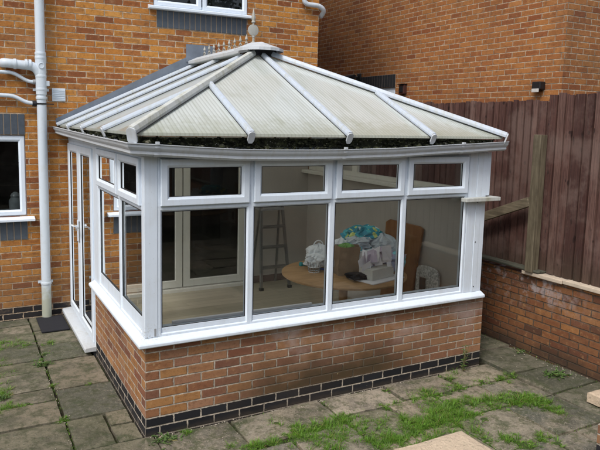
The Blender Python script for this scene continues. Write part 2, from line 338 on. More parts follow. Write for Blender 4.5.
def leafmat(name, a, b):
    s = NT(name); r = s.geo().outputs['Random Per Island']; n = s.noise(s.pos(), 8, 2)
    c = s.mix(s.math('MULTIPLY', s.math('ADD', r, n), .5), a, b); c = s.mix(s.math('GREATER_THAN', r, .93), c, (.28, .24, .09))
    p = s.n('ShaderNodeBsdfPrincipled'); s.put(p.inputs['Base Color'], c); p.inputs['Roughness'].default_value = .55
    t = s.n('ShaderNodeBsdfTranslucent'); s.put(t.inputs[0], c)
    mx = s.n('ShaderNodeMixShader'); mx.inputs[0].default_value = .3
    s.t.links.new(p.outputs[0], mx.inputs[1]); s.t.links.new(t.outputs[0], mx.inputs[2]); s.t.links.new(mx.outputs[0], s.out.inputs[0]); return s.m
M['grass'] = leafmat('grass blades', (.035, .11, .010), (.21, .40, .04))
M['leaf'] = leafmat('weed leaves', (.05, .11, .02), (.12, .20, .05))
M['hedge'] = leafmat('hedge leaves', (.02, .05, .012), (.06, .10, .03))
M['stalk'] = plain('stalk', (.16, .15, .07), .8)
M['alu'] = plain('brushed aluminium', (.27, .28, .28), .35, .15, 30, .85)
M['grey_plastic'] = plain('grey plastic', (.30, .31, .32), .5)
M['metal'] = plain('satin metal', (.55, .56, .58), .3, .1, 30, .9)
M['kraft'] = plain('kraft paper', (.27, .20, .13), .85, .2, 15, bump=.012)
M['whitebag'] = plain('white carrier bag', (.80, .84, .86), .45, .15, 14, bump=.02)
M['bluetrim'] = plain('blue cloth', (.03, .07, .25), .8)
M['teal'] = plain('teal cap', (.01, .27, .30), .4)
M['clearbag'] = plain('translucent grey bag', (.55, .62, .66), .25, .3, 12, bump=.02)
M['paper'] = plain('white paper', (.86, .86, .88), .8, .1)
M['paper_pink'] = plain('pale pink paper', (.55, .48, .58), .8, .2)
M['paper_blue'] = plain('pale blue paper', (.42, .50, .68), .8, .2)
M['cyan'] = plain('cyan cloth', (.25, .65, .70), .7, .3, 15, bump=.01)
M['cardboard'] = plain('pale card box', (.66, .66, .60), .8, .12)
M['black_cloth'] = plain('black cloth', (.012, .013, .018), .8, .4, 20, bump=.01)
M['green'] = plain('green film', (.16, .38, .10), .4)
M['glassjar'] = plain('jar glass', (.28, .30, .30), .1, .3)
M['redbrown'] = plain('reddish brown plastic', (.055, .022, .018), .5)
M['lens'] = plain('pale lamp lens', (.5, .5, .48), .2)
def tealbag():
    s = NT('teal patterned bag'); v = s.n('ShaderNodeTexVoronoi'); s.put(v.inputs['Vector'], s.pos()); v.inputs['Scale'].default_value = 22
    c = s.ramp(s.sep(v.outputs['Color'])[0], [(0, (.02, .26, .34)), (.35, (.06, .48, .55)), (.6, (.60, .68, .22)), (.72, (.03, .30, .42)), (.88, (.75, .82, .8))], 'CONSTANT')
    s.bsdf(c, .5, s.bump(s.noise(s.pos(), 14), .02)); return s.m
M['tealbag'] = tealbag()
def mosaic():
    s = NT('mosaic mirror frame'); v = s.n('ShaderNodeTexVoronoi'); s.put(v.inputs['Vector'], s.pos()); v.inputs['Scale'].default_value = 55
    c = s.ramp(s.sep(v.outputs['Color'])[0], [(0, (.35, .38, .38)), (.5, (.60, .63, .63)), (1, (.82, .84, .84))]); s.bsdf(c, .35); return s.m
M['mosaic'] = mosaic()
M['mirror'] = plain('dark mirror', (.04, .04, .045), .1, .1)

# ------------------------------------------------------------------ mesh helpers
class MB:
    def __init__(s): s.v = []; s.f = []
    def add(s, vs, fs): b = len(s.v); s.v += [Vector(p) for p in vs]; s.f += [tuple(b+i for i in f) for f in fs]; return s
    def box(s, x0, x1, y0, y1, z0, z1):
        s.add([(x0,y0,z0),(x1,y0,z0),(x1,y1,z0),(x0,y1,z0),(x0,y0,z1),(x1,y0,z1),(x1,y1,z1),(x0,y1,z1)],
              [(0,3,2,1),(4,5,6,7),(0,1,5,4),(1,2,6,5),(2,3,7,6),(3,0,4,7)]); return s
    def tube(s, pts, r, n=12, caps=True, radii=None):
        pts = [Vector(p) for p in pts]; rings = []; up0 = None
        for i, p in enumerate(pts):
            a = pts[max(i-1, 0)]; b = pts[min(i+1, len(pts)-1)]; t = (b-a).normalized()
            if up0 is None: up0 = Vector((0,0,1)) if abs(t.z) < .9 else Vector((1,0,0))
            sx = t.cross(up0).normalized(); up0 = sx.cross(t).normalized()
            rr = radii[i] if radii else r
            rings.append([p + sx*math.cos(2*math.pi*k/n)*rr + up0*math.sin(2*math.pi*k/n)*rr for k in range(n)])
        vs = [q for R in rings for q in R]; fs = []
        for i in range(len(pts)-1):
            for k in range(n): a = i*n+k; b = i*n+(k+1) % n; fs.append((a, a+n, b+n, b))
        if caps: fs.append(tuple(range(n))); fs.append(tuple(reversed([len(vs)-n+k for k in range(n)])))
        return s.add(vs, fs)
    def lathe(s, c, prof, n=16, axis='z'):
        c = Vector(c); vs = []
        for r, h in prof:
            for k in range(n):
                a = 2*math.pi*k/n; p = (r*math.cos(a), r*math.sin(a), h)
                if axis == 'x': p = (h, p[0], p[1])
                if axis == 'y': p = (p[0], h, p[1])
                vs.append(c+Vector(p))
        fs = []
        for i in range(len(prof)-1):
            for k in range(n): a = i*n+k; b = i*n+(k+1) % n; fs.append((a, b, b+n, a+n))
        fs.append(tuple(reversed(range(n)))); fs.append(tuple(len(vs)-n+k for k in range(n)))
        return s.add(vs, fs)
    def sweep(s, p0, p1, side, upv, prof):      # straight closed-profile sweep with caps
        p0, p1, side, upv = map(Vector, (p0, p1, side, upv)); n = len(prof)
        vs = [p0+side*a+upv*b for a, b in prof]+[p1+side*a+upv*b for a, b in prof]
        fs = [(i, (i+1) % n, (i+1) % n+n, i+n) for i in range(n)]; fs += [tuple(reversed(range(n))), tuple(range(n, 2*n))]
        return s.add(vs, fs)
    def prism(s, poly, d):                       # polygon (3D pts) extruded by vector d
        d = Vector(d); n = len(poly); vs = [Vector(p) for p in poly]; vs += [p+d for p in vs]
        fs = [tuple(reversed(range(n))), tuple(range(n, 2*n))]+[(i, (i+1) % n, (i+1) % n+n, i+n) for i in range(n)]
        return s.add(vs, fs)
    def ring(s, mp, u0, u1, z0, z1, prof):       # mitred rectangular frame; prof = [(inset, out)]
        n = len(prof); vs = []
        for i, o in prof: vs += [mp(u0+i, z0+i, o), mp(u1-i, z0+i, o), mp(u1-i, z1-i, o), mp(u0+i, z1-i, o)]
        fs = []
        for k in range(n):
            a = k*4; b = ((k+1) % n)*4
            for j in range(4): fs.append((a+j, a+(j+1) % 4, b+(j+1) % 4, b+j))
        return s.add(vs, fs)
    def build(s, name, mat, parent=None, bevel=0, smooth=False, loc=None, seg=2):
        base = BASE.get(parent.name, Vector()) if parent is not None else Vector(loc or (0,0,0))
        me = bpy.data.meshes.new(name); me.from_pydata([tuple(p-base) for p in s.v], [], s.f)
        bm = bmesh.new(); bm.from_mesh(me); bmesh.ops.remove_doubles(bm, verts=bm.verts, dist=1e-5); bmesh.ops.recalc_face_normals(bm, faces=bm.faces); bm.to_mesh(me); bm.free()
        me.materials.append(mat); o = bpy.data.objects.new(name, me); COL.objects.link(o)
        if parent is not None: o.parent = parent
        else: o.location = base
        BASE[o.name] = base
        if smooth:
            for p in me.polygons: p.use_smooth = True
            if smooth == 'auto':
                try: me.set_sharp_from_angle(angle=math.radians(35))
                except Exception: pass
        if bevel:
            b = o.modifiers.new('bevel', 'BEVEL'); b.width = bevel; b.segments = seg; b.limit_method = 'ANGLE'; b.angle_limit = math.radians(35)
        return o
BASE = {}
def thing(name, label, cat, loc=(0,0,0), group=None):
    o = bpy.data.objects.new(name, None); COL.objects.link(o); o.location = loc; o.empty_display_size = .1
    BASE[o.name] = Vector(loc); o['label'] = label; o['category'] = cat
    if group: o['group'] = group
    return o
def tag(o, label=None, cat=None, group=None, kind=None):
    for k, v in (('label', label), ('category', cat), ('group', group), ('kind', kind)):
        if v: o[k] = v
    return o
def B(*a): return MB().box(*a)
def wall_cells(mb, axis, c0, c1, u0, u1, z0, z1, holes):
    us = sorted({u0, u1, *[h[0] for h in holes], *[h[1] for h in holes]}); zs = sorted({z0, z1, *[h[2] for h in holes], *[h[3] for h in holes]})
    us = [u for u in us if u0 <= u <= u1]; zs = [z for z in zs if z0 <= z <= z1]
    def hole(i, j):
        if i < 0 or j < 0 or i >= len(us)-1 or j >= len(zs)-1: return True
        uc = (us[i]+us[i+1])/2; zc = (zs[j]+zs[j+1])/2
        return any(h[0] < uc < h[1] and h[2] < zc < h[3] for h in holes)
    def P(u, c, z): return (u, c, z) if axis == 'y' else (c, u, z)
    for i in range(len(us)-1):
        for j in range(len(zs)-1):
            if hole(i, j): continue
            a, b, c, d = us[i], us[i+1], zs[j], zs[j+1]
            for cc in (c0, c1): mb.add([P(a,cc,c), P(b,cc,c), P(b,cc,d), P(a,cc,d)], [(0,1,2,3)])
            for (ii, jj, q) in ((i-1, j, [(a,c),(a,d)]), (i+1, j, [(b,c),(b,d)]), (i, j-1, [(a,c),(b,c)]), (i, j+1, [(a,d),(b,d)])):
                if hole(ii, jj): (p, r) = q; mb.add([P(p[0],c0,p[1]), P(r[0],c0,r[1]), P(r[0],c1,r[1]), P(p[0],c1,p[1])], [(0,1,2,3)])
    return mb

D = 3.462; W = 3.48
# ================================================================== GROUND
g = MB().add([(-60,-60,-.035),(60,-60,-.035),(60,60,-.035),(-60,60,-.035)], [(0,1,2,3)]).build('ground', M['soil_ground']); tag(g, kind='structure')
# ------ paving: every slab a slightly uneven riven sheet with worn edges
def slab(mb, x0, x1, y0, y1, top=0.0):
    gp = random.uniform(.007, .018); x0 += gp; x1 -= gp; y0 += gp; y1 -= random.uniform(.004, .011)
    tx, ty, h0 = random.gauss(0, .004), random.gauss(0, .004), top+random.gauss(0, .003)
    nx = max(2, int((x1-x0)/.05)); ny = max(2, int((y1-y0)/.05)); cx, cy = (x0+x1)/2, (y0+y1)/2
    vs = []; jr = [(random.uniform(-.004, .004), random.uniform(-.004, .004)) for _ in range(4)]
    for j in range(ny+1):
        for i in range(nx+1):
            u, v = i/nx, j/ny; x = lerp(x0, x1, u); y = lerp(y0, y1, v)
            jx = sum(jr[k][0]*w_ for k, w_ in enumerate(((1-u)*(1-v), u*(1-v), (1-u)*v, u*v))); jy = sum(jr[k][1]*w_ for k, w_ in enumerate(((1-u)*(1-v), u*(1-v), (1-u)*v, u*v)))
            e = (i in (0, nx)) or (j in (0, ny))
            if e: jx += mnoise.noise((x*9, y*9, 3))*.006; jy += mnoise.noise((x*9, y*9, 9))*.006
            z = h0 + tx*(x-cx)/.3 + ty*(y-cy)/.3 + mnoise.noise((x*7, y*7, 0))*.0035 + mnoise.noise((x*2.5, y*2.5, 5))*.004 - (.006 if e else 0)
            vs.append((x+jx, y+jy, z))
    n1 = nx+1; fs = [(j*n1+i, j*n1+i+1, (j+1)*n1+i+1, (j+1)*n1+i) for j in range(ny) for i in range(nx)]
    rim = [i for i in range(nx+1)]+[(j*n1+nx) for j in range(1, ny+1)]+[ny*n1+i for i in range(nx-1, -1, -1)]+[j*n1 for j in range(ny-1, 0, -1)]
    b = len(vs); vs += [(vs[k][0], vs[k][1], h0-.034) for k in rim]; m_ = len(rim)
    fs += [(rim[k], b+k, b+(k+1) % m_, rim[(k+1) % m_]) for k in range(m_)]
    mb.add(vs, fs)
pv = MB()
# left strip
for y0, y1 in ((-1.7,-1.15),(-1.15,-.55),(-.55,-.02),(-.02,.565),(.565,.99),(.99,1.26),(1.26,1.68),(1.68,2.0),(2.0,2.47),(2.47,2.93),(2.93,3.2),(3.2,D)):
    slab(pv, -1.08, -.51, y0, y1)
    x = -1.08
    while x > -4.2: w_ = random.choice((.45, .6, .6, .75)); slab(pv, x-w_, x, y0, y1); x -= w_
slab(pv,-.51,-.03,2.93,D); slab(pv,-.51,-.03,2.42,2.93); slab(pv,-.51,-.03,1.93,2.42); slab(pv,-.51,-.01,1.19,1.93); slab(pv,-.51,-.01,.56,1.19)
slab(pv,-.51,-.21,.015,.56); slab(pv,-.21,-.005,.305,.56); slab(pv,-.21,-.005,.015,.305)
# front row
xs = [-.51,.06,.69,1.55,2.25,2.92,3.6]
for i in range(len(xs)-1): slab(pv, xs[i], xs[i+1], [-.55,-.52,-.44,-.34,-.35,-.36][i], .0 if i else .015)
slab(pv,3.6,4.25,-.32,.28); slab(pv,3.49,3.88,.28,.9); slab(pv,3.88,4.25,.28,.9); slab(pv,3.49,4.25,.9,1.6); slab(pv,3.49,4.25,1.6,2.3); slab(pv,3.49,4.25,2.3,3.0); slab(pv,3.49,4.25,3.0,3.7)
# row 2
slab(pv,-.51,.35,-1.15,-.55); slab(pv,.35,1.0,-1.15,-.53); slab(pv,1.0,1.55,-1.15,-.46); slab(pv,1.55,2.03,-.86,-.35); slab(pv,2.03,2.55,-.81,-.35); slab(pv,2.55,3.1,-.81,-.36); slab(pv,3.1,3.6,-.81,-.36); slab(pv,3.6,4.25,-.81,-.32)
# row 3
slab(pv,1.55,2.0,-1.37,-.86); slab(pv,2.0,2.35,-1.37,-.81); slab(pv,2.35,2.98,-1.37,-.81); slab(pv,2.98,3.6,-1.37,-.81); slab(pv,3.6,4.25,-1.29,-.81)
# row 4 and outward (mostly outside the frame)
slab(pv,-.51,.35,-1.7,-1.15); slab(pv,.35,1.45,-1.7,-1.15); slab(pv,1.45,2.2,-2,-1.37); slab(pv,2.2,2.86,-2,-1.37); slab(pv,2.86,3.17,-2,-1.37); slab(pv,3.17,3.6,-2,-1.37); slab(pv,3.6,4.25,-2,-1.29)
y = -2.0
while y > -7:
    x = -4.2
    while x < 4.2: w_ = random.choice((.45,.6,.75)); slab(pv, x, min(x+w_, 4.25), y-.6 if y < -2 else y-.6, y); x += w_
    y -= .6
for x0 in (-4.2,-3.6,-3.0,-2.4,-1.8,-1.2,-.6,0,.6): slab(pv, x0, x0+.6, -2.0, -1.7) if True else None
tag(pv.build('paving', M['slab'], smooth='auto'), kind='structure')

# ================================================================== HOUSE
house = thing('brick_house', 'orange brick house behind the conservatory with dark plinth and white windows', 'house', (0, D, 0))
KW = (-1.55, -.485, 1.26, 2.222); UW = (1.06, 2.37, 3.87, 5.0); FD = (.45, 2.40, .13, 2.22)
hw = MB(); wall_cells(hw, 'y', D, D+.28, -6, 3.49, -.05, 6.2, [KW, UW, FD]); hw.build('wall', M['brick_house'], house)
MB().box(3.49-.28, 3.4899, D+.28, 11, -.05, 6.2).build('side_wall', M['brick_house'], house)
hr = MB(); hr.prism([(-6.2, D-.35, 6.2), (3.75, D-.35, 6.2), (3.75, 8, 9), (-6.2, 8, 9)], (0,0,.12)); hr.prism([(-6.2, 12.3, 6.2), (3.75, 12.3, 6.2), (3.75, 8, 9), (-6.2, 8, 9)], (0,0,.12)); hr.build('roof', M['soldier_dark'], house)
B(-6.2, 3.75, D-.36, D, 6.1, 6.2).build('eaves_board', M['upvc_clean'], house)
def mpY(yp, sgn=-1):     # face looking to -Y
    return lambda u, z, o: (u, yp+sgn*o, z)
def mpX(xp): return lambda u, z, o: (xp-o, u, z)
FR = [(0,-.045),(0,.0),(.004,.004),(.040,.004),(.050,-.004),(.052,-.012),(.052,-.045)]
SA = [(0,-.02),(0,.016),(.005,.021),(.044,.021),(.056,.010),(.066,.004),(.066,-.02)]
def pane(mp, u0, u1, z0, z1, o, parent, mat=None, name='glass_pane'):
    mb = MB(); vs = [mp(a, b, c) for c in (o, o-.006) for a, b in ((u0,z0),(u1,z0),(u1,z1),(u0,z1))]
    mb.add(vs[:4], [(0,1,2,3)])
    return mb.build(name, mat or M['glass'], parent)
def gasket(mp, u0, u1, z0, z1, o, parent):
    return MB().ring(mp, u0, u1, z0, z1, [(0,o-.004),(0,o+.003),(.006,o+.003),(.006,o-.004)]).build('gasket', M['black'], parent)
def house_window(rect, label, sashes, mp, gl):
    u0, u1, z0, z1 = rect
    fr = MB(); fr.ring(mp, u0, u1, z0, z1, [(0,-.05),(0,.0),(.045,.0),(.05,-.008),(.05,-.05)])
    wf = fr.build('window', M['upvc_clean'], house); tag(wf, label)
    for a, b in sashes:
        s_ = MB().ring(mp, a+.01, b-.01, z0+.01, z1-.01, SA).build('sash', M['upvc_clean'], wf)
        pane(mp, a+.07, b-.07, z0+.07, z1-.07, .004, wf, gl)
    return wf
mph = mpY(D+.03)
kw = house_window(KW, 'kitchen window left of the downpipe', [(-1.55,-1.02),(-1.02,-.485)], mph, M['glass_dark'])
MB().prism([(-1.65, D+.03, 1.262),(-1.65, D-.085, 1.232),(-1.65, D-.085, 1.205),(-1.65, D+.03, 1.205)], (1.245,0,0)).build('window_sill', M['upvc_clean'], house, bevel=.004)
uw = house_window(UW, 'upstairs window above the conservatory', [(1.06,1.715),(1.715,2.37)], mph, M['glass_dark'])
MB().prism([(.99, D+.03, 3.885),(.99, D-.085, 3.855),(.99, D-.085, 3.825),(.99, D+.03, 3.825)], (1.46,0,0)).build('window_sill', M['upvc_clean'], house, bevel=.004)
def soldiers(x0, x1, z0, z1, name, label=None, mat='soldier', plane=D, par=house):
    mb = MB().box(x0, x1, plane-.0035, plane+.02, z0, z1).build(name, M['mortar'], par)
    s_ = MB(); n = round((x1-x0)/.075); p = (x1-x0)/n
    for i in range(n): d = random.uniform(0,.003); s_.box(x0+i*p+.005, x0+(i+1)*p-.005, plane-.008-d, plane+.01, z0+.005, z1-.004)
    o = s_.build('soldier_bricks', M[mat], mb, bevel=.002); 
    if label: tag(mb, label)
soldiers(-1.56, -.485, .975, 1.203, 'soldier_course'); soldiers(-1.56, -.485, 2.224, 2.47, 'soldier_course'); soldiers(1.10, 2.352, 3.605, 3.823, 'soldier_course')
# rooms behind the windows
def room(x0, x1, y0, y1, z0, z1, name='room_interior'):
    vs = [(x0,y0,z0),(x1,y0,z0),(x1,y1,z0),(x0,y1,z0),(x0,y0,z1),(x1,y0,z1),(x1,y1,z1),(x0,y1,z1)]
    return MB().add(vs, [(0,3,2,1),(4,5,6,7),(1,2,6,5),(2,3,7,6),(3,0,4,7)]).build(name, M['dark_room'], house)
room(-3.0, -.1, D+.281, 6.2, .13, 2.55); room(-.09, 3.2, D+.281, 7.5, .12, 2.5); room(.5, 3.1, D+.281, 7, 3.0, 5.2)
cu = MB()
for (x0, x1) in ((1.13, 1.38), (2.1, 2.3)):
    n = 14; vs = []
    for i in range(n+1):
        x = lerp(x0, x1, i/n); vs += [(x, D+.2+.025*math.sin(i*2.1), 3.3), (x, D+.2+.025*math.sin(i*2.1), 5.0)]
    cu.add(vs, [(2*i, 2*i+2, 2*i+3, 2*i+1) for i in range(n)])
cu.build('curtain', M['curtain'], house)
# things on the sill inside the upstairs and kitchen windows
def vase(name, label, c, prof, mat, cat, group=None):
    o = MB().lathe((0,0,0), prof, 18).build(name, mat, loc=c, smooth=True)
    o.data.transform(Matrix.Translation(Vector(c)-Vector(c))); return tag(o, label, cat, group)
def at(mb, c):   # shift a builder made around the origin to c
    c = Vector(c); mb.v = [p+c for p in mb.v]; return mb
jar = MB().lathe((-.60, D+.15, 1.315), [(.0,0),(.065,0),(.075,.03),(.075,.12),(.055,.15),(.05,.165),(.06,.17),(.045,.20),(.02,.22),(0,.225)], 18)
tag(jar.build('glass_jar', M['glassjar'], loc=(-.60, D+.15, 1.315), smooth='auto'), 'lidded glass jar on the inside sill of the kitchen window', 'jar')
B(-1.5, -.5, D+.06, D+.27, 1.29, 1.315).build('inner_sill', M['upvc_clean'], kw)
sh = thing('shelf_unit', 'dim shelves seen through the kitchen window', 'shelf', (-.9, D+1.2, .13))
for z in (1.5, 1.78, 2.06): B(-1.7, -.35, D+1.2, D+1.45, z, z+.025).build('shelf', M['greywood'], sh)
for x in (-1.7, -.375): B(x, x+.025, D+1.2, D+1.45, .13, 2.2).build('side_panel', M['greywood'], sh)
for i in range(7):
    z = (1.525, 1.805)[i % 2]; x = -1.55+i*.13; it = MB().lathe((x, D+1.3, z), [(0,0),(.04,0),(.045,.1),(.03,.14),(0,.15)], 10).build('pot', M['curtain'], loc=(x, D+1.3, z), smooth='auto'); tag(it, 'small pale pot on the dim shelves inside the kitchen window', 'pot', 'pots on the kitchen shelves')
bx_ = MB().box(1.9, 2.2, D+.12, D+.2, 3.9, 4.05); tag(bx_.build('storage_box', M['curtain'], loc=(2.05,D+.16,3.9), bevel=.004), 'grey box on the sill inside the upstairs window', 'box')
B(1.1, 2.33, D+.06, D+.27, 3.875, 3.9).build('inner_sill', M['upvc_clean'], uw)

# French doors between conservatory and house (house part)
fd = MB().ring(mpY(D-.02), .45, 2.40, .13, 2.22, [(0,-.06),(0,.0),(.05,.0),(.05,-.06)]).build('french_door', M['upvc_cream'], house); tag(fd, 'cream french doors opening from the house into the conservatory')
for i, (a, b) in enumerate(((.50, 1.435), (1.45, 2.352))):
    lf = MB().ring(mpY(D-.02), a, b, .19, 2.17, [(0,-.03),(0,.016),(.09,.016),(.10,.004),(.10,-.03)]).build('door_leaf', M['upvc_cream'], fd)
    pane(mpY(D-.02), a+.1, b-.1, .29, 2.07, 0, fd, M['glass_dark'])
B(.40, 2.45, D-.09, D-.03, .128, .175).build('threshold', M['upvc_cream'], house, bevel=.004)

# lead flashing up the slope on the house wall (part of the conservatory roof)
cons = thing('conservatory', 'white plastic conservatory on a brick dwarf wall with ribbed cream roof', 'conservatory', (0, 0, 0))
# ================================================================== CONSERVATORY: walls
dw = MB()
dw.box(0, W, 0, .10, -.05, .745); dw.box(0, .10, .1001, 1.915, -.05, .745)
dw.build('dwarf_wall', M['brick_dwarf'], cons)
rw = MB().box(W-.10, W, .1001, D-.002, -.05, 1.715).build('side_wall', M['brick_dwarf'], cons)
B(W-.102, W-.1001, .10, D-.01, .13, 1.71).build('plaster_lining', M['plaster'], rw)
B(.10, W-.1021, .1002, .104, .13, .745).build('lining_panel', M['plaster'], cons)
B(.1001, .104, .1045, 1.9, .13, .745).build('lining_panel', M['plaster'], cons)
# plaster on the house wall inside
pl = MB(); wall_cells(pl, 'y', D-.012, D-.002, .02, W-.103, .13, 2.30, [(.44, 2.41, .10, 2.23)]); pl.build('plaster_wall', M['plaster'], cons)
B(2.45, W-.103, D-.03, D-.0125, .13, .23).build('skirting', M['redbrown'], cons, bevel=.003)
B(.02, W-.103, .105, D-.013, -.03, .13).build('floor', M['laminate'], cons)
# outside sills (nosing)
def nose(p0, p1, side, z0, z1): pass
ns = MB()
# mitred nosing front + left, profile (out, z)
prof = [(-.045, .79), (.0, .79), (.055, .765), (.062, .757), (.062, .737), (.052, .730), (-.045, .730)]
path = [(-1, 1.93), (0, 0), (3.435, 0)]
vs = []
for o_, z_ in prof: vs += [(-o_, 1.93, z_), (-o_, -o_, z_), (3.44, -o_, z_)]
n = len(prof); fs = [(3*i+j, 3*i+j+1, 3*((i+1) % n)+j+1, 3*((i+1) % n)+j) for i in range(n) for j in range(2)]
fs += [tuple(3*i for i in range(n)), tuple(3*i+2 for i in reversed(range(n)))]
ns.add(vs, fs); ns.build('window_sill', M['upvc'], cons, bevel=.003)
B(.03, W-.11, .065, .105, .83, .85).build('window_board', M['upvc_clean'], cons, bevel=.004)
B(.065, .105, .106, 1.9, .83, .85).build('window_board', M['upvc_clean'], cons, bevel=.004)
# corner posts
cp = MB().prism([(-.004,-.004,.79),(.100,-.004,.79),(.100,.045,.79),(.056,.056,.79),(.045,.058,.79),(-.004,.058,.79)], (0,0,1.40)); cp.build('corner_post', M['upvc'], cons, bevel=.006)
rp = MB().box(3.195, 3.30, -.002, .05, .79, 2.19).box(3.302, 3.37, -.006, .05, .79, 2.19).box(3.372, 3.43, -.002, .05, .79, 2.19); rp.build('corner_post', M['upvc'], cons, bevel=.004)
B(3.431, W, -.0, .05, 1.76, 2.19).build('corner_post', M['upvc'], cons, bevel=.004)
scr = MB()
for x, z in ((3.32, 1.30), (3.33, .845), (3.32, 1.70)): MB().lathe((x, -.007, z), [(0,.003),(.006,.003),(.006,-.002),(0,-.003)], 8, 'y').build('screw_cap', M['black'], cons)
B(.07, .085, -.006, -.003, .80, .86).build('end_joint', M['grey_plastic'], cons)
# front windows
mf = mpY(0.0)
mull = [.10, .865, 1.637, 2.415, 3.19]
ZT, ZB, ZH = 1.790, .785, 2.165
for i in range(4):
    a, b = mull[i], mull[i+1]
    wn_ = MB().ring(mf, a, b, ZB, ZT-.001, [(0,-.05),(0,.0),(.022,.0),(.027,-.006),(.030,-.012),(.048 if 0 else .036,-.014),(.036,-.05)])
    # heavier bottom rail
    wn_.prism([mf(a+.03, ZB+.02, -.011), mf(b-.03, ZB+.02, -.011), mf(b-.03, ZB+.070, -.011), mf(a+.03, ZB+.070, -.011)], (0,.035,0))
    fo = wn_.build('window', M['upvc'], cons, bevel=.0015, seg=1)
    pane(mf, a+.034, b-.034, ZB+.068, ZT-.034, -.022, fo); gasket(mf, a+.034, b-.034, ZB+.068, ZT-.034, -.016, fo)
    tf = MB().ring(mf, a, b, ZT, ZH, [(0,-.05),(0,.0),(.018,.0),(.020,-.01),(.020,-.05)]).build('top_light', M['upvc'], cons)
    u0, u1, z0, z1 = a+.020, b-.022, ZT+.008, ZH-.012
    MB().ring(mf, u0, u1, z0, z1, [(0,-.02),(0,.020),(.005,.026),(.048,.026),(.060,.014),(.068,.006),(.068,-.02)]).build('sash', M['upvc'], tf, bevel=.001, seg=1)
    pane(mf, u0+.067, u1-.067, z0+.058, z1-.058, .0, tf); gasket(mf, u0+.066, u1-.066, z0+.066, z1-.066, .004, tf)
# left windows
ml = mpX(0.0)
lm = [.06, .872, 1.915]
for i in range(2):
    a, b = (.06, .80) if i == 0 else (.80, 1.70)
    a, b = lm[i], (lm[i+1] if i == 0 else 1.70)
    b = .80 if i == 0 else 1.70; a = .06 if i == 0 else .80
    wn_ = MB().ring(ml, a, b, ZB, ZT-.001, [(0,-.05),(0,.0),(.022,.0),(.027,-.006),(.030,-.012),(.036,-.014),(.036,-.05)])
    wn_.prism([ml(a+.03, ZB+.02, -.011), ml(b-.03, ZB+.02, -.011), ml(b-.03, ZB+.14, -.011), ml(a+.03, ZB+.14, -.011)], (.035,0,0))
    fo = wn_.build('window', M['upvc'], cons, bevel=.0015, seg=1)
    pane(ml, a+.034, b-.034, ZB+.138, ZT-.034, -.022, fo); gasket(ml, a+.034, b-.034, ZB+.138, ZT-.034, -.016, fo)
    tf = MB().ring(ml, a, b, ZT, ZH, [(0,-.05),(0,.0),(.018,.0),(.020,-.01),(.020,-.05)]).build('top_light', M['upvc'], cons)
    u0, u1, z0, z1 = a+.022, b-.022, ZT+.008, ZH-.012
    MB().ring(ml, u0, u1, z0, z1, [(0,-.02),(0,.020),(.005,.026),(.048,.026),(.060,.014),(.068,.006),(.068,-.02)]).build('sash', M['upvc'], tf, bevel=.001, seg=1)
    pane(ml, u0+.067, u1-.067, z0+.058, z1-.058, .0, tf); gasket(ml, u0+.066, u1-.066, z0+.066, z1-.066, .004, tf)
B(-.003, .05, 1.701, 1.915, .79, ZH).build('frame_post', M['upvc'], cons, bevel=.004)
# doors
dj = MB().ring(ml, 1.916, D-.02, .085, ZH, [(0,-.05),(0,.0),(.03,.0),(.035,-.006),(.035,-.05)]).build('door_frame', M['upvc'], cons)
for i, (a, b) in enumerate(((1.95, 2.695), (2.70, D-.055))):
    dl = MB().ring(ml, a, b, .115, ZH-.03, [(0,-.03),(0,.014),(.005,.020),(.075,.020),(.088,.010),(.098,.004),(.098,-.03)]).build('door', M['upvc'], cons, bevel=.001, seg=1)
    pane(ml, a+.096, b-.096, .115+.096, ZH-.126, 0, dl); gasket(ml, a+.096, b-.096, .211, ZH-.126, .004, dl)
    yy = b-.05 if i == 0 else a+.05; s_ = -1 if i == 0 else 1
    h = MB().box(-.030, -.020, yy-.014, yy+.014, 1.05, 1.29); h.tube([(-.03, yy, 1.22), (-.065, yy, 1.22), (-.070, yy+s_*.02, 1.22), (-.070, yy+s_*.12, 1.215)], .009, 8)
    h.build('handle', M['upvc_clean'] if i else M['metal'], dl, smooth='auto')
st_ = MB().prism([(-.115, 1.90, .035), (.02, 1.90, .035), (.02, 1.90, .088), (-.10, 1.90, .078), (-.115, 1.90, .070)], (0, 1.545, 0)); st_.build('door_sill', M['gutter'], cons, bevel=.003)
B(-.02, .10, 1.916, D-.003, -.05, .034).build('sill_plinth', M['soldier_dark'], cons)
# right-hand high windows over the side wall
mr = lambda u, z, o: (W-.05+o, u, z)
for a, b in ((.06, 1.15), (1.15, 2.25), (2.25, D-.02)):
    fo = MB().ring(mr, a, b, 1.76, ZH, [(0,-.05),(0,.01),(.05,.01),(.055,-.0),(.055,-.05)]).build('window', M['upvc_cream'], cons)
    pane(mr, a+.053, b-.053, 1.813, ZH-.053, -.01, fo, M['glass_dark'])  # tinted pane darkens the fence beyond, in place of real shade
B(W-.22, W+.0, .201, D-.013, 1.716, 1.758).build('window_board', M['upvc_cream'], cons, bevel=.004)
br = MB().box(3.10, 3.55, -.085, -.008, 1.715, 1.752).box(W+.001, 3.55, -.007, 1.6, 1.715, 1.752); br.build('side_sill', M['hip'], cons, bevel=.004)
# head rail all around
hb = MB().box(-.004, 3.43, .0, .06, 2.166, 2.24).box(.0, .06, .061, D-.004, 2.166, 2.24).box(W-.06, W, .061, D-.004, 2.166, 2.24); hb.build('head_rail', M['upvc'], cons, bevel=.002)
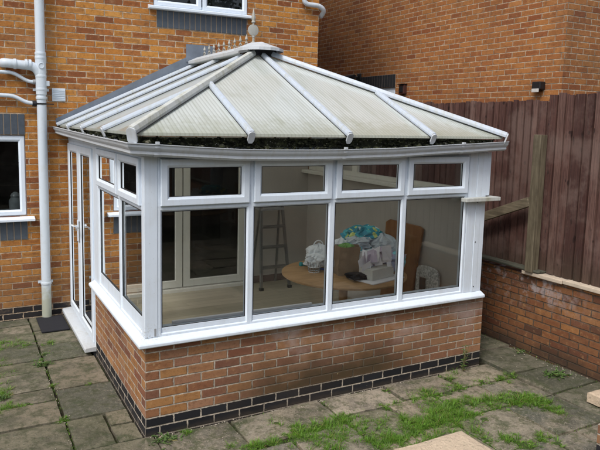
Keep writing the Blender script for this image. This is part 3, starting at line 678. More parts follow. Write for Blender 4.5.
# mossy eaves beam between frame and roof edge
EX0, EX1, EY0, ZE, XR, YR, ZR = -.10, 3.48, -.12, 2.325, 1.69, 1.67, 3.155
eb = MB().box(-.045, 3.43, -.045, .03, 2.241, 2.312).box(-.045, .03, .0301, D-.004, 2.241, 2.312).box(3.40, 3.47, .0301, D-.004, 2.241, 2.312); eb.build('eaves_beam', M['moss'], cons)

# ================================================================== CONSERVATORY: roof
roof = thing('x', 'x', 'x') if False else None
kz = (ZR-ZE)/(XR-EX0)
def zF(x, y): return ZE+(y-EY0)*(ZR-ZE)/(YR-EY0)
def zL(x, y): return ZE+(x-EX0)*kz
def zRt(x, y): return ZE+(EX1-x)*kz
TH = .022
def panel(pts, zf):
    o = MB().prism([(x, y, zf(x, y)) for x, y in pts], (0,0,TH)).build('roof_panel', M['poly'], cons)
    o.data.materials.append(M['liner']); dn = min(o.data.polygons, key=lambda f: f.normal.z); dn.material_index = 1
    return o
hy = lambda x: EY0+(x-EX0)*(YR-EY0)/(XR-EX0)          # left hip in plan
hyr = lambda x: EY0+(EX1-x)*(YR-EY0)/(EX1-XR)
J1, J2 = .79, 2.59
panel([(EX0,EY0),(J1,EY0),(J1,hy(J1))], zF); panel([(J1,EY0),(XR,EY0),(XR,YR),(J1,hy(J1))], zF)
panel([(XR,EY0),(J2,EY0),(J2,hyr(J2)),(XR,YR)], zF); panel([(J2,EY0),(EX1,EY0),(J2,hyr(J2))], zF)
LY = [.79, 1.76, 2.60, D-.01]
hx = lambda y: EX0+(y-EY0)*(XR-EX0)/(YR-EY0)
panel([(EX0,EY0),(EX0,LY[0]),(hx(LY[0]),LY[0])], zL)
panel([(EX0,LY[0]),(EX0,LY[1]),(XR,LY[1]),(XR,YR),(hx(LY[0]),LY[0])], zL)
panel([(EX0,LY[1]),(EX0,LY[2]),(XR,LY[2]),(XR,LY[1])], zL); panel([(EX0,LY[2]),(EX0,LY[3]),(XR,LY[3]),(XR,LY[2])], zL)
mx_ = lambda x: EX0+EX1-x
panel([(EX1,EY0),(EX1,LY[0]),(mx_(hx(LY[0])),LY[0])], zRt)
panel([(EX1,LY[0]),(EX1,LY[1]),(XR,LY[1]),(XR,YR),(mx_(hx(LY[0])),LY[0])], zRt)
panel([(EX1,LY[1]),(EX1,LY[2]),(XR,LY[2]),(XR,LY[1])], zRt); panel([(EX1,LY[2]),(EX1,LY[3]),(XR,LY[3]),(XR,LY[2])], zRt)
def bar(p0, p1, wd=.052, ht=.042, mat='cap', name='roof_bar', cap=True, lift=TH, over=.03):
    p0, p1 = Vector(p0), Vector(p1); d = (p1-p0).normalized(); p0 = p0-d*over
    side = d.cross(Vector((0,0,1))).normalized(); upv = side.cross(d).normalized()
    h = wd/2; pr = [(-h,0),(-h,ht*.45),(-h*.62,ht),(h*.62,ht),(h,ht*.45),(h,0)]
    L = Vector((0,0,lift))
    o = MB().sweep(p0+L, p1+L, side, upv, pr).build(name, M[mat], cons, bevel=.004)
    # slim dark gasket under each edge
    gk = MB()
    for sg in (-1, 1): gk.sweep(p0+L+side*sg*(h+.003), p1+L+side*sg*(h+.003), side, upv, [(-.003,-.001),(-.003,.004),(.002,.003),(.002,-.001)])
    gk.build('gasket', M['black'], o)
    if cap:
        hh = wd*.55; pts = []
        for k in range(9):
            a = math.pi*(k/8); pts.append((math.cos(a)*hh, math.sin(a)*hh*.75+ht*.35))
        pts += [(-hh, -ht*.9), (-hh*.5, -ht*1.5), (hh*.5, -ht*1.5), (hh, -ht*.9)]
        e = MB().prism([p0+L+side*a+upv*b-d*.014 for a, b in pts], d*.013); e.build('end_cap', M['gutter'], o, bevel=.003)
        # underside bracket down to the eaves beam
    return o
bar((EX0,EY0,ZE), (XR-.05, YR-.05, ZR-.02), .072, .055, 'hip', 'hip_bar')
bar((EX1,EY0,ZE), (XR+.05, YR-.05, ZR-.02), .070, .055, 'cap', 'hip_bar')
bar((XR,EY0,ZE), (XR,YR-.05,ZR-.02)); bar((J1,EY0,ZE), (J1,hy(J1)-.03,zF(0,hy(J1)-.03))); bar((J2,EY0,ZE), (J2,hyr(J2)-.03,zF(0,hyr(J2)-.03)))
for s_, X0 in ((1, EX0), (-1, EX1)):
    xx = hx(LY[0])-.03; xx = xx if s_ == 1 else mx_(xx)
    bar((X0,LY[0],ZE), (xx,LY[0],zL(hx(LY[0])-.03,0)))
    for yv in LY[1:3]: bar((X0,yv,ZE), (XR-s_*.06,yv,ZR-.02))
    bar((X0,D-.035,ZE), (XR-s_*.06,D-.035,ZR-.02), cap=False)
    fl = MB().prism([(X0-s_*.04, D-.006, ZE+.04), (XR, D-.006, ZR+.06), (XR, D-.006, ZR+.20), (X0-s_*.04, D-.006, ZE+.10)], (0,.004,0)); fo = fl.build('flashing', M['lead'], cons)
fl = MB().prism([(XR-.20, D-.012, ZR+.04),(XR+.20, D-.012, ZR+.04),(XR+.20, D-.012, ZR+.27),(XR-.20, D-.012, ZR+.27)], (0,.004,0)); fl.build('flashing', M['lead'], cons)
# ridge capping: shallow gable along Y with a flat fanned nose at the front
rd = MB()
YF = 1.56
rp_ = [(-.17,-.005),(-.175,.03),(-.05,.088),(.05,.088),(.175,.03),(.17,-.005)]
rd.sweep((XR, YF, ZR+.02), (XR, D-.014, ZR+.02), (1,0,0), (0,0,1), rp_)
rdo = rd.build('ridge', M['gutter'], cons, bevel=.004)
nz = MB(); ctr = Vector((XR, YF+.02, ZR+.125)); rim = []
for k in range(7):
    a = math.pi+math.pi*k/6; rim.append(Vector((XR+math.cos(a)*.235, YF+.02+math.sin(a)*.21, ZR+.052)))
rim = [Vector((XR-.235, YF+.22, ZR+.052))]+rim+[Vector((XR+.235, YF+.22, ZR+.052))]
top2 = [Vector((XR-.03, YF+.25, ZR+.135)), Vector((XR+.03, YF+.25, ZR+.135))]
vs = rim+[r-Vector((0,0,.030)) for r in rim]+[ctr]+top2; nr = len(rim)
fs = [(i, i+1, 2*nr) for i in range(nr-1)]+[(i, i+nr, i+1+nr, i+1) for i in range(nr-1)]+[(0, 2*nr, 2*nr+1), (nr-1, 2*nr+2, 2*nr), (2*nr, 2*nr+2, 2*nr+1)]
nz.add(vs, fs); nz.build('ridge_end_cap', M['gutter'], cons)
B(XR-.15, XR+.15, YF-.03, YF+.25, ZR-.02, ZR+.045).build('ridge_void', M['black'], cons)  # black block standing in for shade in the hollow under the end cap
# cresting: nine little spears and a tall finial
for k in range(9):
    y = 1.98+k*.165; z = ZR+.105
    cr = MB().box(XR-.006, XR+.006, y-.045, y+.045, z, z+.012).lathe((XR, y, z+.01), [(.012,0),(.006,.015),(.005,.03),(.016,.037),(.016,.045),(.005,.052),(.005,.062),(.018,.078),(.014,.095),(.005,.115),(0,.135)], 8)
    cr.tube([(XR, y-.04, z+.01), (XR, y-.045, z+.035), (XR, y-.02, z+.05), (XR, y, z+.045)], .004, 6); cr.tube([(XR, y+.04, z+.01), (XR, y+.045, z+.035), (XR, y+.02, z+.05), (XR, y, z+.045)], .004, 6)
    cr.build('cresting', M['finial'], rdo, smooth='auto')
z = ZR+.12; fy = 1.80
fn = MB().lathe((XR, fy, z), [(.03,0),(.03,.015),(.012,.03),(.010,.07),(.018,.08),(.012,.09)], 12)
fn.lathe((XR, fy, z+.150), [(0,-.010),(.045,-.010),(.062,-.006),(.062,.006),(.045,.010),(0,.010)], 20, 'y')
fn.lathe((XR, fy, z+.2), [(.010,0),(.010,.02),(.024,.035),(.016,.05),(.022,.075),(.020,.10),(.010,.14),(0,.19)], 12)
fn.build('finial', M['finial'], rdo, smooth='auto')
# gutter: sagging ogee trough round the left side and front
gp = [(.0,.098),(.0,.0),(.062,-.004),(.086,.016),(.084,.040),(.098,.060),(.108,.078),(.108,.098),(.118,.104),(.118,.110),(.098,.110),(.098,.084),(.088,.064),(.074,.044),(.076,.022),(.058,.006),(.010,.008),(.010,.098)]
def gz_front(x):
    tb = [(-.2,2.192),(.0,2.180),(.4,2.158),(.8,2.140),(1.5,2.138),(2.1,2.150),(2.86,2.185),(3.55,2.215)]
    for (a, za), (b, zb) in zip(tb, tb[1:]):
        if a <= x <= b: t = (x-a)/(b-a); t2 = t*t*(3-2*t)*.5+t*.5; return lerp(za, zb, t2)
    return 2.2
gp = [(a, b*.80) for a, b in gp]
BO = .047      # back of the gutter in front of the frame plane
stn = [('L', y) for y in (D-.01, 3.0, 2.5, 2.0, 1.5, 1.0, .5, .2)]+[('C', 0)]+[('F', x) for x in (.15,.4,.7,1.0,1.3,1.6,1.9,2.2,2.5,2.8,3.1,3.35,3.53)]
def gpt(stt, o, z):
    k, q = stt
    if k == 'L': return (-BO-o-.02*(q/3.4), q, 2.192+.05*(q/3.4)**1.3+z)
    if k == 'C': return (-BO-o, -BO-o, 2.188+z)
    return (q+(-.0), -BO-o, gz_front(q)+z)
def extr(name, pr, mat, par, smooth='auto'):
    mb = MB(); vs = [gpt(st2, o, z) for st2 in stn for o, z in pr]; n = len(pr); fs = []
    for i in range(len(stn)-1):
        for k in range(n): a = i*n+k; b = i*n+(k+1) % n; fs.append((a, b, b+n, a+n))
    fs += [tuple(reversed(range(n))), tuple(range(len(vs)-n, len(vs)))]
    return mb.add(vs, fs).build(name, mat, par, smooth=smooth)
gut = extr('gutter', gp, M['gutter'], cons)
# silt and moss lying in the gutter
ms = MB(); ns_ = 260; L_ = []
for i in range(ns_+1):
    t = i/ns_; dist = t*(D-.05+3.5)
    if dist < D-.05: L_.append(('L', D-.03-dist))
    else: L_.append(('F', max(-.02, dist-(D-.05)-.04)))
rows = []
for i, st2 in enumerate(L_):
    r = []
    for k in range(6):
        o = .012+.066*k/5; hgt = .042+.024*mnoise.noise((i*.33, k*.6, 1))+.022*mnoise.noise((i*.07, k*.3, 9)); r.append(gpt(st2, o if o > .01 else .011, hgt))
    rows.append(r)
vs = [p for r in rows for p in r]; fs = [(i*6+k, i*6+k+1, i*6+k+7, i*6+k+6) for i in range(len(rows)-1) for k in range(5)]
ms.add(vs, fs); ms.build('silt', M['moss'], gut)
def clump(mb, c, r, seed, sq=.6):
    vs = []; fs = []; n1, n2 = 6, 8
    for i in range(n1+1):
        th = math.pi*i/n1
        for j in range(n2):
            ph = 2*math.pi*j/n2; d = Vector((math.sin(th)*math.cos(ph), math.sin(th)*math.sin(ph), math.cos(th)*sq)); rr = r*(1+.45*mnoise.noise(d*1.9+Vector((seed*3.1, seed, 0)))); vs.append(Vector(c)+d*rr)
    for i in range(n1):
        for j in range(n2): fs.append((i*n2+j, i*n2+(j+1) % n2, (i+1)*n2+(j+1) % n2, (i+1)*n2+j))
    mb.add(vs, fs)
mc = MB(); rr = random.Random(3)
for i in range(170):
    x = rr.uniform(-.02, 3.45); clump(mc, (x, -.05-rr.uniform(0,.055), gz_front(max(0,x))+.055+rr.uniform(-.01,.045)), rr.uniform(.012,.034), i)
for i in range(60):
    y = rr.uniform(.0, 3.3); clump(mc, (-.06-rr.uniform(0,.05), y, 2.27+rr.uniform(-.01,.04)), rr.uniform(.010,.024), i+400)
for i in range(700):
    x = rr.uniform(-.02, 3.45)
    if mnoise.noise((x*3.3, 2, 7))+.35*mnoise.noise((x*14, 5, 7)) < rr.uniform(-.35,.15): continue
    clump(mc, (x, -.045-rr.uniform(0,.03), 2.312-rr.uniform(-.004,.085)), rr.uniform(.005,.018), i+700)
for i in range(200):
    y = rr.uniform(.0, 3.3); clump(mc, (-.045-rr.uniform(0,.03), y, 2.312-rr.uniform(-.004,.07)), rr.uniform(.008,.022), i+1300)
mco = mc.build('moss_clumps', M['moss'], gut, smooth=True)
for x in (.055, 1.65, 2.95):
    pr2 = [(o*1.0+(.004 if o > .05 else 0), z-(.003 if z < .05 else -.002)) for o, z in gp[:10]]+[]
    mb = MB(); z0 = gz_front(x)
    mb.add([(x-.018, -BO-o, z0+z) for o, z in gp[:10]]+[(x+.018, -BO-o, z0+z) for o, z in gp[:10]], [(i, i+1, i+11, i+10) for i in range(9)])
    for v in mb.v: v.y -= .003; v.z += (.003 if v.z > z0+.07 else -.002)
    mb.box(x-.012, x+.012, -BO-.125, -BO-.100, z0+.086, z0+.106)
    mb.build('gutter_union', M['gutter'], gut)

# ================================================================== PIPES and wall fittings
sp = thing('soil_pipe', 'thick white plastic soil pipe running full height up the house wall', 'pipe', (-.30, D-.09, 0))
cx_, cy_ = -.303, D-.085
MB().tube([(cx_, cy_, .0), (cx_, cy_, .43)], .056, 24).build('pipe_foot', M['soil'], sp, smooth='auto')
MB().tube([(cx_, cy_, .40), (cx_, cy_, 6.3)], .054, 24).build('pipe', M['soil'], sp, smooth='auto')
for z in (.44, 2.66, 2.76, 2.91, 3.12, 3.17): MB().lathe((cx_, cy_, z), [(.054,-.016),(.061,-.016),(.063,-.01),(.063,.01),(.061,.016),(.054,.016)], 24).build('collar', M['pipe'], sp, smooth='auto')
MB().lathe((cx_, cy_, 2.70), [(.054,0),(.060,0),(.060,.46),(.054,.46)], 24).build('pipe_junction', M['pipe'], sp, smooth='auto')
bs = MB().lathe((cx_, cy_-.055, 3.03), [(.034,.03),(.034,-.012),(.028,-.014),(.026,-.008),(0,-.008)], 20, 'y'); bs.build('access_boss', M['pipe'], sp, smooth='auto')
for bx in ((cx_-.085, cx_+.085, D-.03, D-.004, .425, .455), (cx_-.085, cx_+.09, D-.04, D-.004, 2.74, 2.77), (cx_+.05, cx_+.09, cy_-.03, cy_+.02, 2.80, 2.86)): B(*bx).build('bracket', M['pipe'], sp, bevel=.003)
def bend(pts, r, name, label, mat=M['pipe'], n=16, sub=5):
    P = [Vector(p) for p in pts]; out = [P[0]]
    for i in range(1, len(P)-1):
        a, b, c = P[i-1], P[i], P[i+1]; q = min(.5*(b-a).length, .5*(c-b).length, r*2.6); p1 = b+(a-b).normalized()*q; p2 = b+(c-b).normalized()*q
        for k in range(sub+1): t = k/sub; out.append(p1*(1-t)**2+b*2*t*(1-t)+p2*t*t)
    out.append(P[-1]); return MB().tube(out, r, n)
sb = bend([(-.70, D+.05, 3.045), (-.70, D-.085, 3.045), (-.36, D-.085, 3.02), (cx_, cy_, 2.90)], .052, '', '')
for x in (-.58, -.46, -.42): sb.lathe((x, D-.085, 3.037), [(.052,-.014),(.060,-.014),(.060,.014),(.052,.014)], 20, 'x')
sb.build('branch_pipe', M['pipe'], sp, smooth='auto')
wp = thing('waste_pipe', 'thin white waste pipe kinking down to the soil pipe, the upper of two', 'pipe', (-.7, D-.05, 2.9), 'thin waste pipes on the house wall')
a = bend([(-1.6, D-.045, 2.955), (-.60, D-.05, 2.94), (-.44, D-.06, 2.845), (-.355, D-.075, 2.842)], .021, '', '', n=12); a.build('pipe', M['pipe'], wp, smooth='auto')
MB().lathe((-.372, D-.073, 2.843), [(.021,-.02),(.029,-.02),(.029,.014),(.021,.014)], 14, 'x').build('collar', M['grey_plastic'], wp, smooth='auto')
wp2 = thing('waste_pipe', 'thin white waste pipe with a black connector, the lower of two', 'pipe', (-.7, D-.05, 2.6), 'thin waste pipes on the house wall')
a = bend([(-1.6, D-.045, 2.695), (-.60, D-.05, 2.675), (-.46, D-.06, 2.60), (-.35, D-.075, 2.592)], .023, '', '', n=12); a.build('pipe', M['pipe'], wp2, smooth='auto')
bb = MB().lathe((-.375, D-.073, 2.592), [(.023,-.028),(.033,-.028),(.033,.018),(.024,.022)], 14, 'x'); bb.lathe((cx_, cy_, 2.592), [(.0545,-.009),(.058,-.009),(.058,.009),(.0545,.009)], 24); bb.box(cx_+.05, cx_+.13, cy_-.052, cy_-.04, 2.585, 2.597)
bb.build('strap_connector', M['black'], wp2, smooth='auto')
vc = MB().box(-.175, -.025, D-.016, D-.001, 2.632, 2.785)
for k in range(6): vc.prism([(-.165, D-.0165, 2.648+k*.021), (-.035, D-.0165, 2.648+k*.021), (-.035, D-.024, 2.650+k*.021), (-.165, D-.024, 2.650+k*.021)], (0,0,.008))
tag(vc.build('vent_cover', M['upvc'], loc=(-.1, D, 2.63), bevel=.002), 'small square white louvred vent cover on the bricks beside the soil pipe', 'vent')
ov = bend([(3.205, D-.06, 4.45), (3.205, D-.06, 4.105), (3.46, D-.06, 4.105), (3.56, D-.045, 4.05), (3.56, D+.06, 3.98)], .034, '', '')
ov.lathe((3.205, D-.06, 4.20), [(.034,-.03),(.041,-.03),(.041,.03),(.034,.03)], 16)
tag(ov.build('overflow_pipe', M['pipe'], loc=(3.4, D-.06, 4.1), smooth='auto'), 'white elbow pipe turning round the top corner of the house wall', 'pipe')
mt = MB(); mt.box(-.43, -.125, 2.80, 3.36, .004, .02); tag(mt.build('door_mat', M['rubber'], loc=(-.25, 3.08, 0), bevel=.004), 'black rubber mat on the slabs outside the conservatory door', 'mat')

# ================================================================== GARDEN WALL AND FENCE (right)
gw = thing('garden_wall', 'low damp red brick garden wall under the wooden fence', 'wall', (4.4, 0, 0))
MB().box(4.25, 4.47, -9, 9, -.05, .855).build('brickwork', M['brick_garden'], gw)
cb = MB(); y = .17; rr = random.Random(5)
while y > -1.5:
    ln = rr.choice((.42, .6, .52)); dz = rr.uniform(-.004, .006); cb.box(4.205+rr.uniform(0,.01), 4.42, y-ln+.008, y, .857+dz, .897+dz); y -= ln
cb.build('coping_stones', M['coping'], gw, bevel=.006)
cd = MB().box(4.20, 4.36, -9, -1.9, .858, .9).box(4.20, 4.36, -.06, 6, .858, .925); cd.v = [v+Vector((0,0,.045 if v.y < 0 and v.z < .9 else 0)) for v in cd.v]; cd.build('timber_coping', M['darkcoping'], gw, bevel=.006)  # unseen front run made dark timber to keep a bright streak out of reflections
def fence(y0, y1, top, xp, name, label, step, seed, ov=.012):
    f = thing(name, label, 'fence', (xp, (y0+y1)/2, .9), 'fence panels along the garden wall'); rr = random.Random(seed); mb = MB(); y = y0
    while y < y1-.02:
        w_ = step*rr.uniform(.82, 1.18); t = top+rr.uniform(-.012, .012); dx = rr.uniform(0, .005); ye = min(y+w_+ov, y1)
        # back board with a proud board over most of it, leaving a dark recess
        mb.box(xp-.004, xp+.006, y+.001, y+w_-.001, .90, t-.01)
        g1 = rr.uniform(.020, .030); tw = rr.uniform(-.004, .004)
        mb.add([(xp-.026-dx, y+g1, .905), (xp-.005, y+g1, .905), (xp-.005, y+w_+.002, .905), (xp-.022-dx, y+w_+.002, .905), (xp-.026-dx, y+g1+tw, t), (xp-.005, y+g1+tw, t), (xp-.005, y+w_+.002+tw, t+rr.uniform(-.006,.006)), (xp-.022-dx, y+w_+.002+tw, t+rr.uniform(-.006,.006))],
               [(0,3,2,1), (4,5,6,7), (0,1,5,4), (1,2,6,5), (2,3,7,6), (3,0,4,7)]); y += w_
    mb.build('boards', M['fence'], f)
    r_ = MB()
    for z in (1.15, 1.85, top-.2): r_.box(xp+.006, xp+.05, y0, y1, z, z+.08)
    r_.build('rail', M['greywood_y'], f)
    return f
fence(-.03, 1.88, 2.735, 4.345, 'fence_panel', 'purple brown board fence panel beside the conservatory behind the grey post', .098, 1)
fence(1.885, 3.8, 2.74, 4.345, 'fence_panel', 'farthest fence panel just showing beyond the conservatory roof', .098, 2)
fence(3.805, 7.0, 2.74, 4.345, 'fence_panel', 'fence panel between the houses hidden low behind the roof', .098, 3)
fence(-2.0, -.035, 2.79, 4.325, 'fence_panel', 'taller weathered fence panel with wide boards at the right edge', .115, 4)
fence(-4.0, -2.005, 2.79, 4.325, 'fence_panel', 'fence panel nearest the garden end outside the picture', .115, 5)
fence(-9, -4.005, 2.79, 4.325, 'fence_panel', 'fence panel at the far garden end outside the picture', .115, 6)
ps = MB().box(4.175, 4.275, .01, .105, .90, 2.37); tag(ps.build('timber_post', M['greywood'], loc=(4.22,.06,.9), bevel=.004), 'weathered grey green timber post standing on the garden wall', 'post')
rl = MB(); rl.sweep((4.20, .115, 1.655), (4.20, 1.5, 1.10), (1,0,0), Vector((0,.37,.93)).normalized(), [(-.025,-.05),(.025,-.05),(.025,.05),(-.025,.05)])
tag(rl.build('timber_brace', M['greywood_y'], loc=(4.2,.8,1.38), bevel=.004), 'weathered rail sloping down from the grey post behind the conservatory', 'timber rail')

# ================================================================== NEIGHBOUR
nh = thing('brick_house', 'neighbouring brown brick house beyond the fence', 'house', (5.5, .86, 0))
NW = (4.215, 5.02+.4, 1.9, 3.08)
n1 = MB(); wall_cells(n1, 'x', 5.5, 5.75, .86, 14, -.05, 7.5, [NW]); wall_cells(n1, 'y', .86, 1.11, 5.751, 12, -.05, 7.5, [])
n1.build('wall', M['brick_neigh'], nh)
MB().prism([(5.2,.5,7.5),(12.2,.5,7.5),(12.2,14.2,7.5),(5.2,14.2,7.5)], (0,0,.15)).prism([(5.2,.5,7.66),(12.2,.5,7.66),(8.7,.5,10)], (0,13.7,0)).build('roof', M['soldier_dark'], nh)
mn = lambda u, z, o: (5.53-o, u, z)
nwf = MB().ring(mn, NW[0], NW[1], NW[2], NW[3], [(0,-.05),(0,0),(.055,0),(.06,-.05)]).build('window', M['upvc'], nh)
MB().ring(mn, NW[0]+.05, NW[1]-.05, NW[2]+.05, NW[3]-.05, [(0,-.02),(0,.016),(.05,.016),(.06,-.02)]).build('sash', M['upvc'], nwf)
pane(mn, NW[0]+.1, NW[1]-.1, NW[2]+.1, NW[3]-.1, 0, nwf, M['glass_dark'])
MB().add([(5.76,3.6,1.5),(5.76,6,1.5),(7,6,1.5),(7,3.6,1.5),(5.76,3.6,3.3),(5.76,6,3.3),(7,6,3.3),(7,3.6,3.3)], [(0,1,2,3),(4,5,6,7),(1,2,6,5),(2,3,7,6),(3,0,4,7)]).build('room_interior', M['dark_room'], nh)
sm = MB().box(5.4965, 5.52, NW[0], NW[1], 3.082, 3.305).build('soldier_course', M['mortar'], nh)
sl = MB(); k = NW[0]
while k < NW[1]-.05: sl.box(5.492-random.uniform(0,.002), 5.51, k+.004, k+.071, 3.086, 3.301); k += .0753
sl.build('soldier_bricks', M['soldier_dark'], sm, bevel=.002)
li = thing('wall_light', 'dark red brown box light on the neighbouring wall beside its window', 'light', (5.5, 3.965, 3.03))
B(5.43, 5.499, 3.90, 4.035, 2.955, 3.11).build('housing', M['redbrown'], li, bevel=.01); B(5.42, 5.431, 3.92, 4.015, 2.985, 3.08).build('grille', M['black'], li, bevel=.004)
B(5.40, 5.499, 3.89, 4.045, 3.112, 3.125).build('hood', M['black'], li, bevel=.003)
cm = thing('security_light', 'black spotlight on the shaded neighbouring wall above the roof', 'light', (5.5, 5.35, 3.3))
B(5.47, 5.499, 5.24, 5.36, 3.24, 3.37).build('back_plate', M['black'], cm, bevel=.01)
MB().tube([(5.47,5.32,3.31),(5.42,5.36,3.30),(5.36,5.42,3.29)], .018, 10).build('arm', M['black'], cm, smooth='auto')
MB().tube([(5.40,5.34,3.31),(5.38,5.58,3.30)], .045, 16).build('lamp_head', M['black'], cm, smooth='auto')
fl_ = thing('floodlight', 'small black floodlight with pale lens above the fence on the neighbouring wall', 'light', (5.5, 1.17, 2.93))
B(5.40, 5.499, 1.105, 1.24, 2.93, 3.03).build('housing', M['black'], fl_, bevel=.01); B(5.385, 5.401, 1.12, 1.225, 2.895, 2.94).build('lens', M['lens'], fl_, bevel=.003)

# ================================================================== FOREGROUND PIERS
pr_ = thing('brick_pier', 'low brick pier with a sandy capping slab at the bottom edge', 'pier', (1.3, -1.95, 0))
MB().box(.85, 1.62, -2.4, -1.67, -.04, .395).build('brickwork', M['brick_garden'], pr_)
cs = MB(); N_ = 12
def capslab(mb, x0, x1, y0, y1, z0, z1, seed):
    nx, ny = 16, 14; vs = []
    for j in range(ny+1):
        for i in range(nx+1):
            x = lerp(x0, x1, i/nx); y = lerp(y0, y1, j/ny); e = i in (0, nx) or j in (0, ny)
            dx = (.006*mnoise.noise((x*20, y*20, seed)) if e else 0); vs.append((x+dx, y+dx, z1+.003*mnoise.noise((x*14, y*14, seed))-(.008 if e else 0)))
    n1 = nx+1; fs = [(j*n1+i, j*n1+i+1, (j+1)*n1+i+1, (j+1)*n1+i) for j in range(ny) for i in range(nx)]
    rim = list(range(nx+1))+[j*n1+nx for j in range(1, ny+1)]+[ny*n1+i for i in range(nx-1, -1, -1)]+[j*n1 for j in range(ny-1, 0, -1)]
    b = len(vs); vs += [(vs[k][0], vs[k][1], z0) for k in rim]; m_ = len(rim); fs += [(rim[k], b+k, b+(k+1) % m_, rim[(k+1) % m_]) for k in range(m_)]+[tuple(range(b, b+m_))]
    mb.add(vs, fs)
capslab(cs, .80, 1.672, -2.5, -1.618, .40, .45, 2); cs.build('capping_slab', M['capstone'], pr_)
p2 = MB().box(2.87, 3.4, -2.4, -1.77, -.04, .30); tag(p2.build('brick_pier', M['brick_dwarf'], loc=(3.1,-2,0)), 'orange brick pier just entering the bottom right corner', 'pier')
q = MB(); capslab(q, 3.715, 4.18, -1.50, -1.075, .01, .10, 8); tag(q.build('stone_block', M['capstone'], loc=(3.95,-1.3,0)), 'pale loose stone slab lying on the paving at the right edge', 'stone')

# ================================================================== THINGS INSIDE
FLZ = .13
sl_ = thing('stepladder', 'aluminium stepladder with three treads standing against the back wall', 'stepladder', (2.66, 3.2, FLZ))
def rail(p0, p1, w_=.035, t=.018): return MB().sweep(p0, p1, (1,0,0), (0,1,0), [(-w_/2,-t),(w_/2,-t),(w_/2,t),(-w_/2,t)])
rail((2.43, 3.02, FLZ), (2.49, 3.20, 1.38)).build('rail', M['alu'], sl_, bevel=.003); rail((2.87, 3.02, FLZ), (2.81, 3.20, 1.38)).build('rail', M['alu'], sl_, bevel=.003)
rail((2.45, 3.42, FLZ), (2.50, 3.24, 1.25), .025, .012).build('rear_leg', M['alu'], sl_); rail((2.85, 3.42, FLZ), (2.80, 3.24, 1.25), .025, .012).build('rear_leg', M['alu'], sl_)
for k, z in enumerate((.42, .70, .98)): B(2.45+.013*k, 2.85-.013*k, 3.03+.03*k, 3.13+.03*k, z, z+.028).build('tread', M['alu'], sl_, bevel=.004)
B(2.47, 2.83, 3.14, 3.34, 1.22, 1.25).build('platform', M['grey_plastic'], sl_, bevel=.005)
for x in (2.43, 2.87): B(x-.025, x+.025, 2.995, 3.045, FLZ-.0, FLZ+.04).build('foot', M['black'], sl_)
tb = thing('round_table', 'round oak veneer table covered in bags and papers inside the conservatory', 'table', (2.42, .95, FLZ))
TC = (2.40, .94); TZ = .87
MB().lathe((*TC, TZ-.028), [(0,0),(.655,0),(.665,.006),(.665,.022),(.655,.028),(0,.028)], 64).build('tabletop', M['tabletop'], tb, smooth='auto')
MB().lathe((*TC, FLZ), [(.22,0),(.22,.02),(.06,.05),(.045,.3),(.05,.66),(.18,.712),(0,.712)], 20).build('pedestal', M['tabletop'], tb, smooth='auto')
for k in range(4):
    a = k*math.pi/2+.4; c_, s_ = math.cos(a), math.sin(a); MB().sweep((TC[0]+c_*.1, TC[1]+s_*.1, FLZ+.10), (TC[0]+c_*.42, TC[1]+s_*.42, FLZ+.02), (-s_, c_, 0), (0,0,1), [(-.025,-.02),(.025,-.02),(.025,.03),(-.025,.03)]).build('leg', M['tabletop'], tb, bevel=.004)
def blob(name, label, cat, c, sz, mat, seed, puck=.25, nz=16, na=30, flat=0, top=1.0, extra=None):
    # crumpled bag: a lathe-like closed surface, creased by noise
    mb = MB(); vs = []; c = Vector(c)
    for i in range(nz+1):
        t = i/nz; rad = (min(1, t*5)**.5)*(1-max(0, (t-.75)/.25)**2*(1-flat*.8))*lerp(1, top, t)
        for j in range(na):
            a = 2*math.pi*j/na; sx = abs(math.cos(a))**.7*math.copysign(1, math.cos(a)); sy = abs(math.sin(a))**.7*math.copysign(1, math.sin(a))
            q1 = (math.cos(a)*1.6+seed, math.sin(a)*1.6, t*2.6); q2 = (math.cos(a)*2.6+seed, math.sin(a)*2.6-seed, t*4.5)
            nn = 1+puck*mnoise.noise(q1)+puck*1.1*(.35-abs(mnoise.noise(q2))*1.6)
            vs.append(c+Vector((sx*sz[0]/2*rad*nn, sy*sz[1]/2*rad*nn, sz[2]*t*(1+.12*mnoise.noise((math.cos(a)*2, math.sin(a)*2+seed, 3))*(t)))))
    fs = [(i*na+j, i*na+(j+1) % na, (i+1)*na+(j+1) % na, (i+1)*na+j) for i in range(nz) for j in range(na)]+[tuple(reversed(range(na))), tuple(nz*na+j for j in range(na))]
    mb.add(vs, fs)
    if extra: 
        t_ = thing(name, label, cat, c); mb.build('bag_body', mat, t_)
        for nm, e, m2 in extra: e.build(nm, m2, t_, smooth='auto')
        return t_
    return tag(mb.build(name, mat, loc=c), label, cat)
def handle(c, w_, h, dirv=(1,0,0), r=.006):
    c, dv = Vector(c), Vector(dirv).normalized(); return MB().tube([c+dv*(w_/2*math.cos(math.pi*k/8))+Vector((0,0,h*math.sin(math.pi*k/8))) for k in range(9)], r, 6)
T = TZ+.001
blob('carrier_bag', 'white crumpled carrier bag with blue trim left of the brown paper bag', 'bag', (2.24,1.22,T), (.26,.22,.26), M['whitebag'], 1.3, extra=[('handle', handle((2.24,1.22,T+.24), .12, .06), M['whitebag']), ('trim', MB().tube([(2.18,1.09,T+.015),(2.25,1.08,T+.012),(2.33,1.10,T+.02),(2.35,1.16,T+.05)], .013, 8), M['bluetrim'])])
wb = thing('wire_basket', 'small grey mesh basket at the left of the table pile', 'basket', (2.10,1.06,T))
w2 = MB()
for k in range(14): a = 2*math.pi*k/14; w2.tube([(2.10+.055*math.cos(a),1.06+.055*math.sin(a),T),(2.10+.075*math.cos(a),1.06+.075*math.sin(a),T+.12)], .003, 5)
w2.build('mesh', M['grey_plastic'], wb)
w3 = MB()
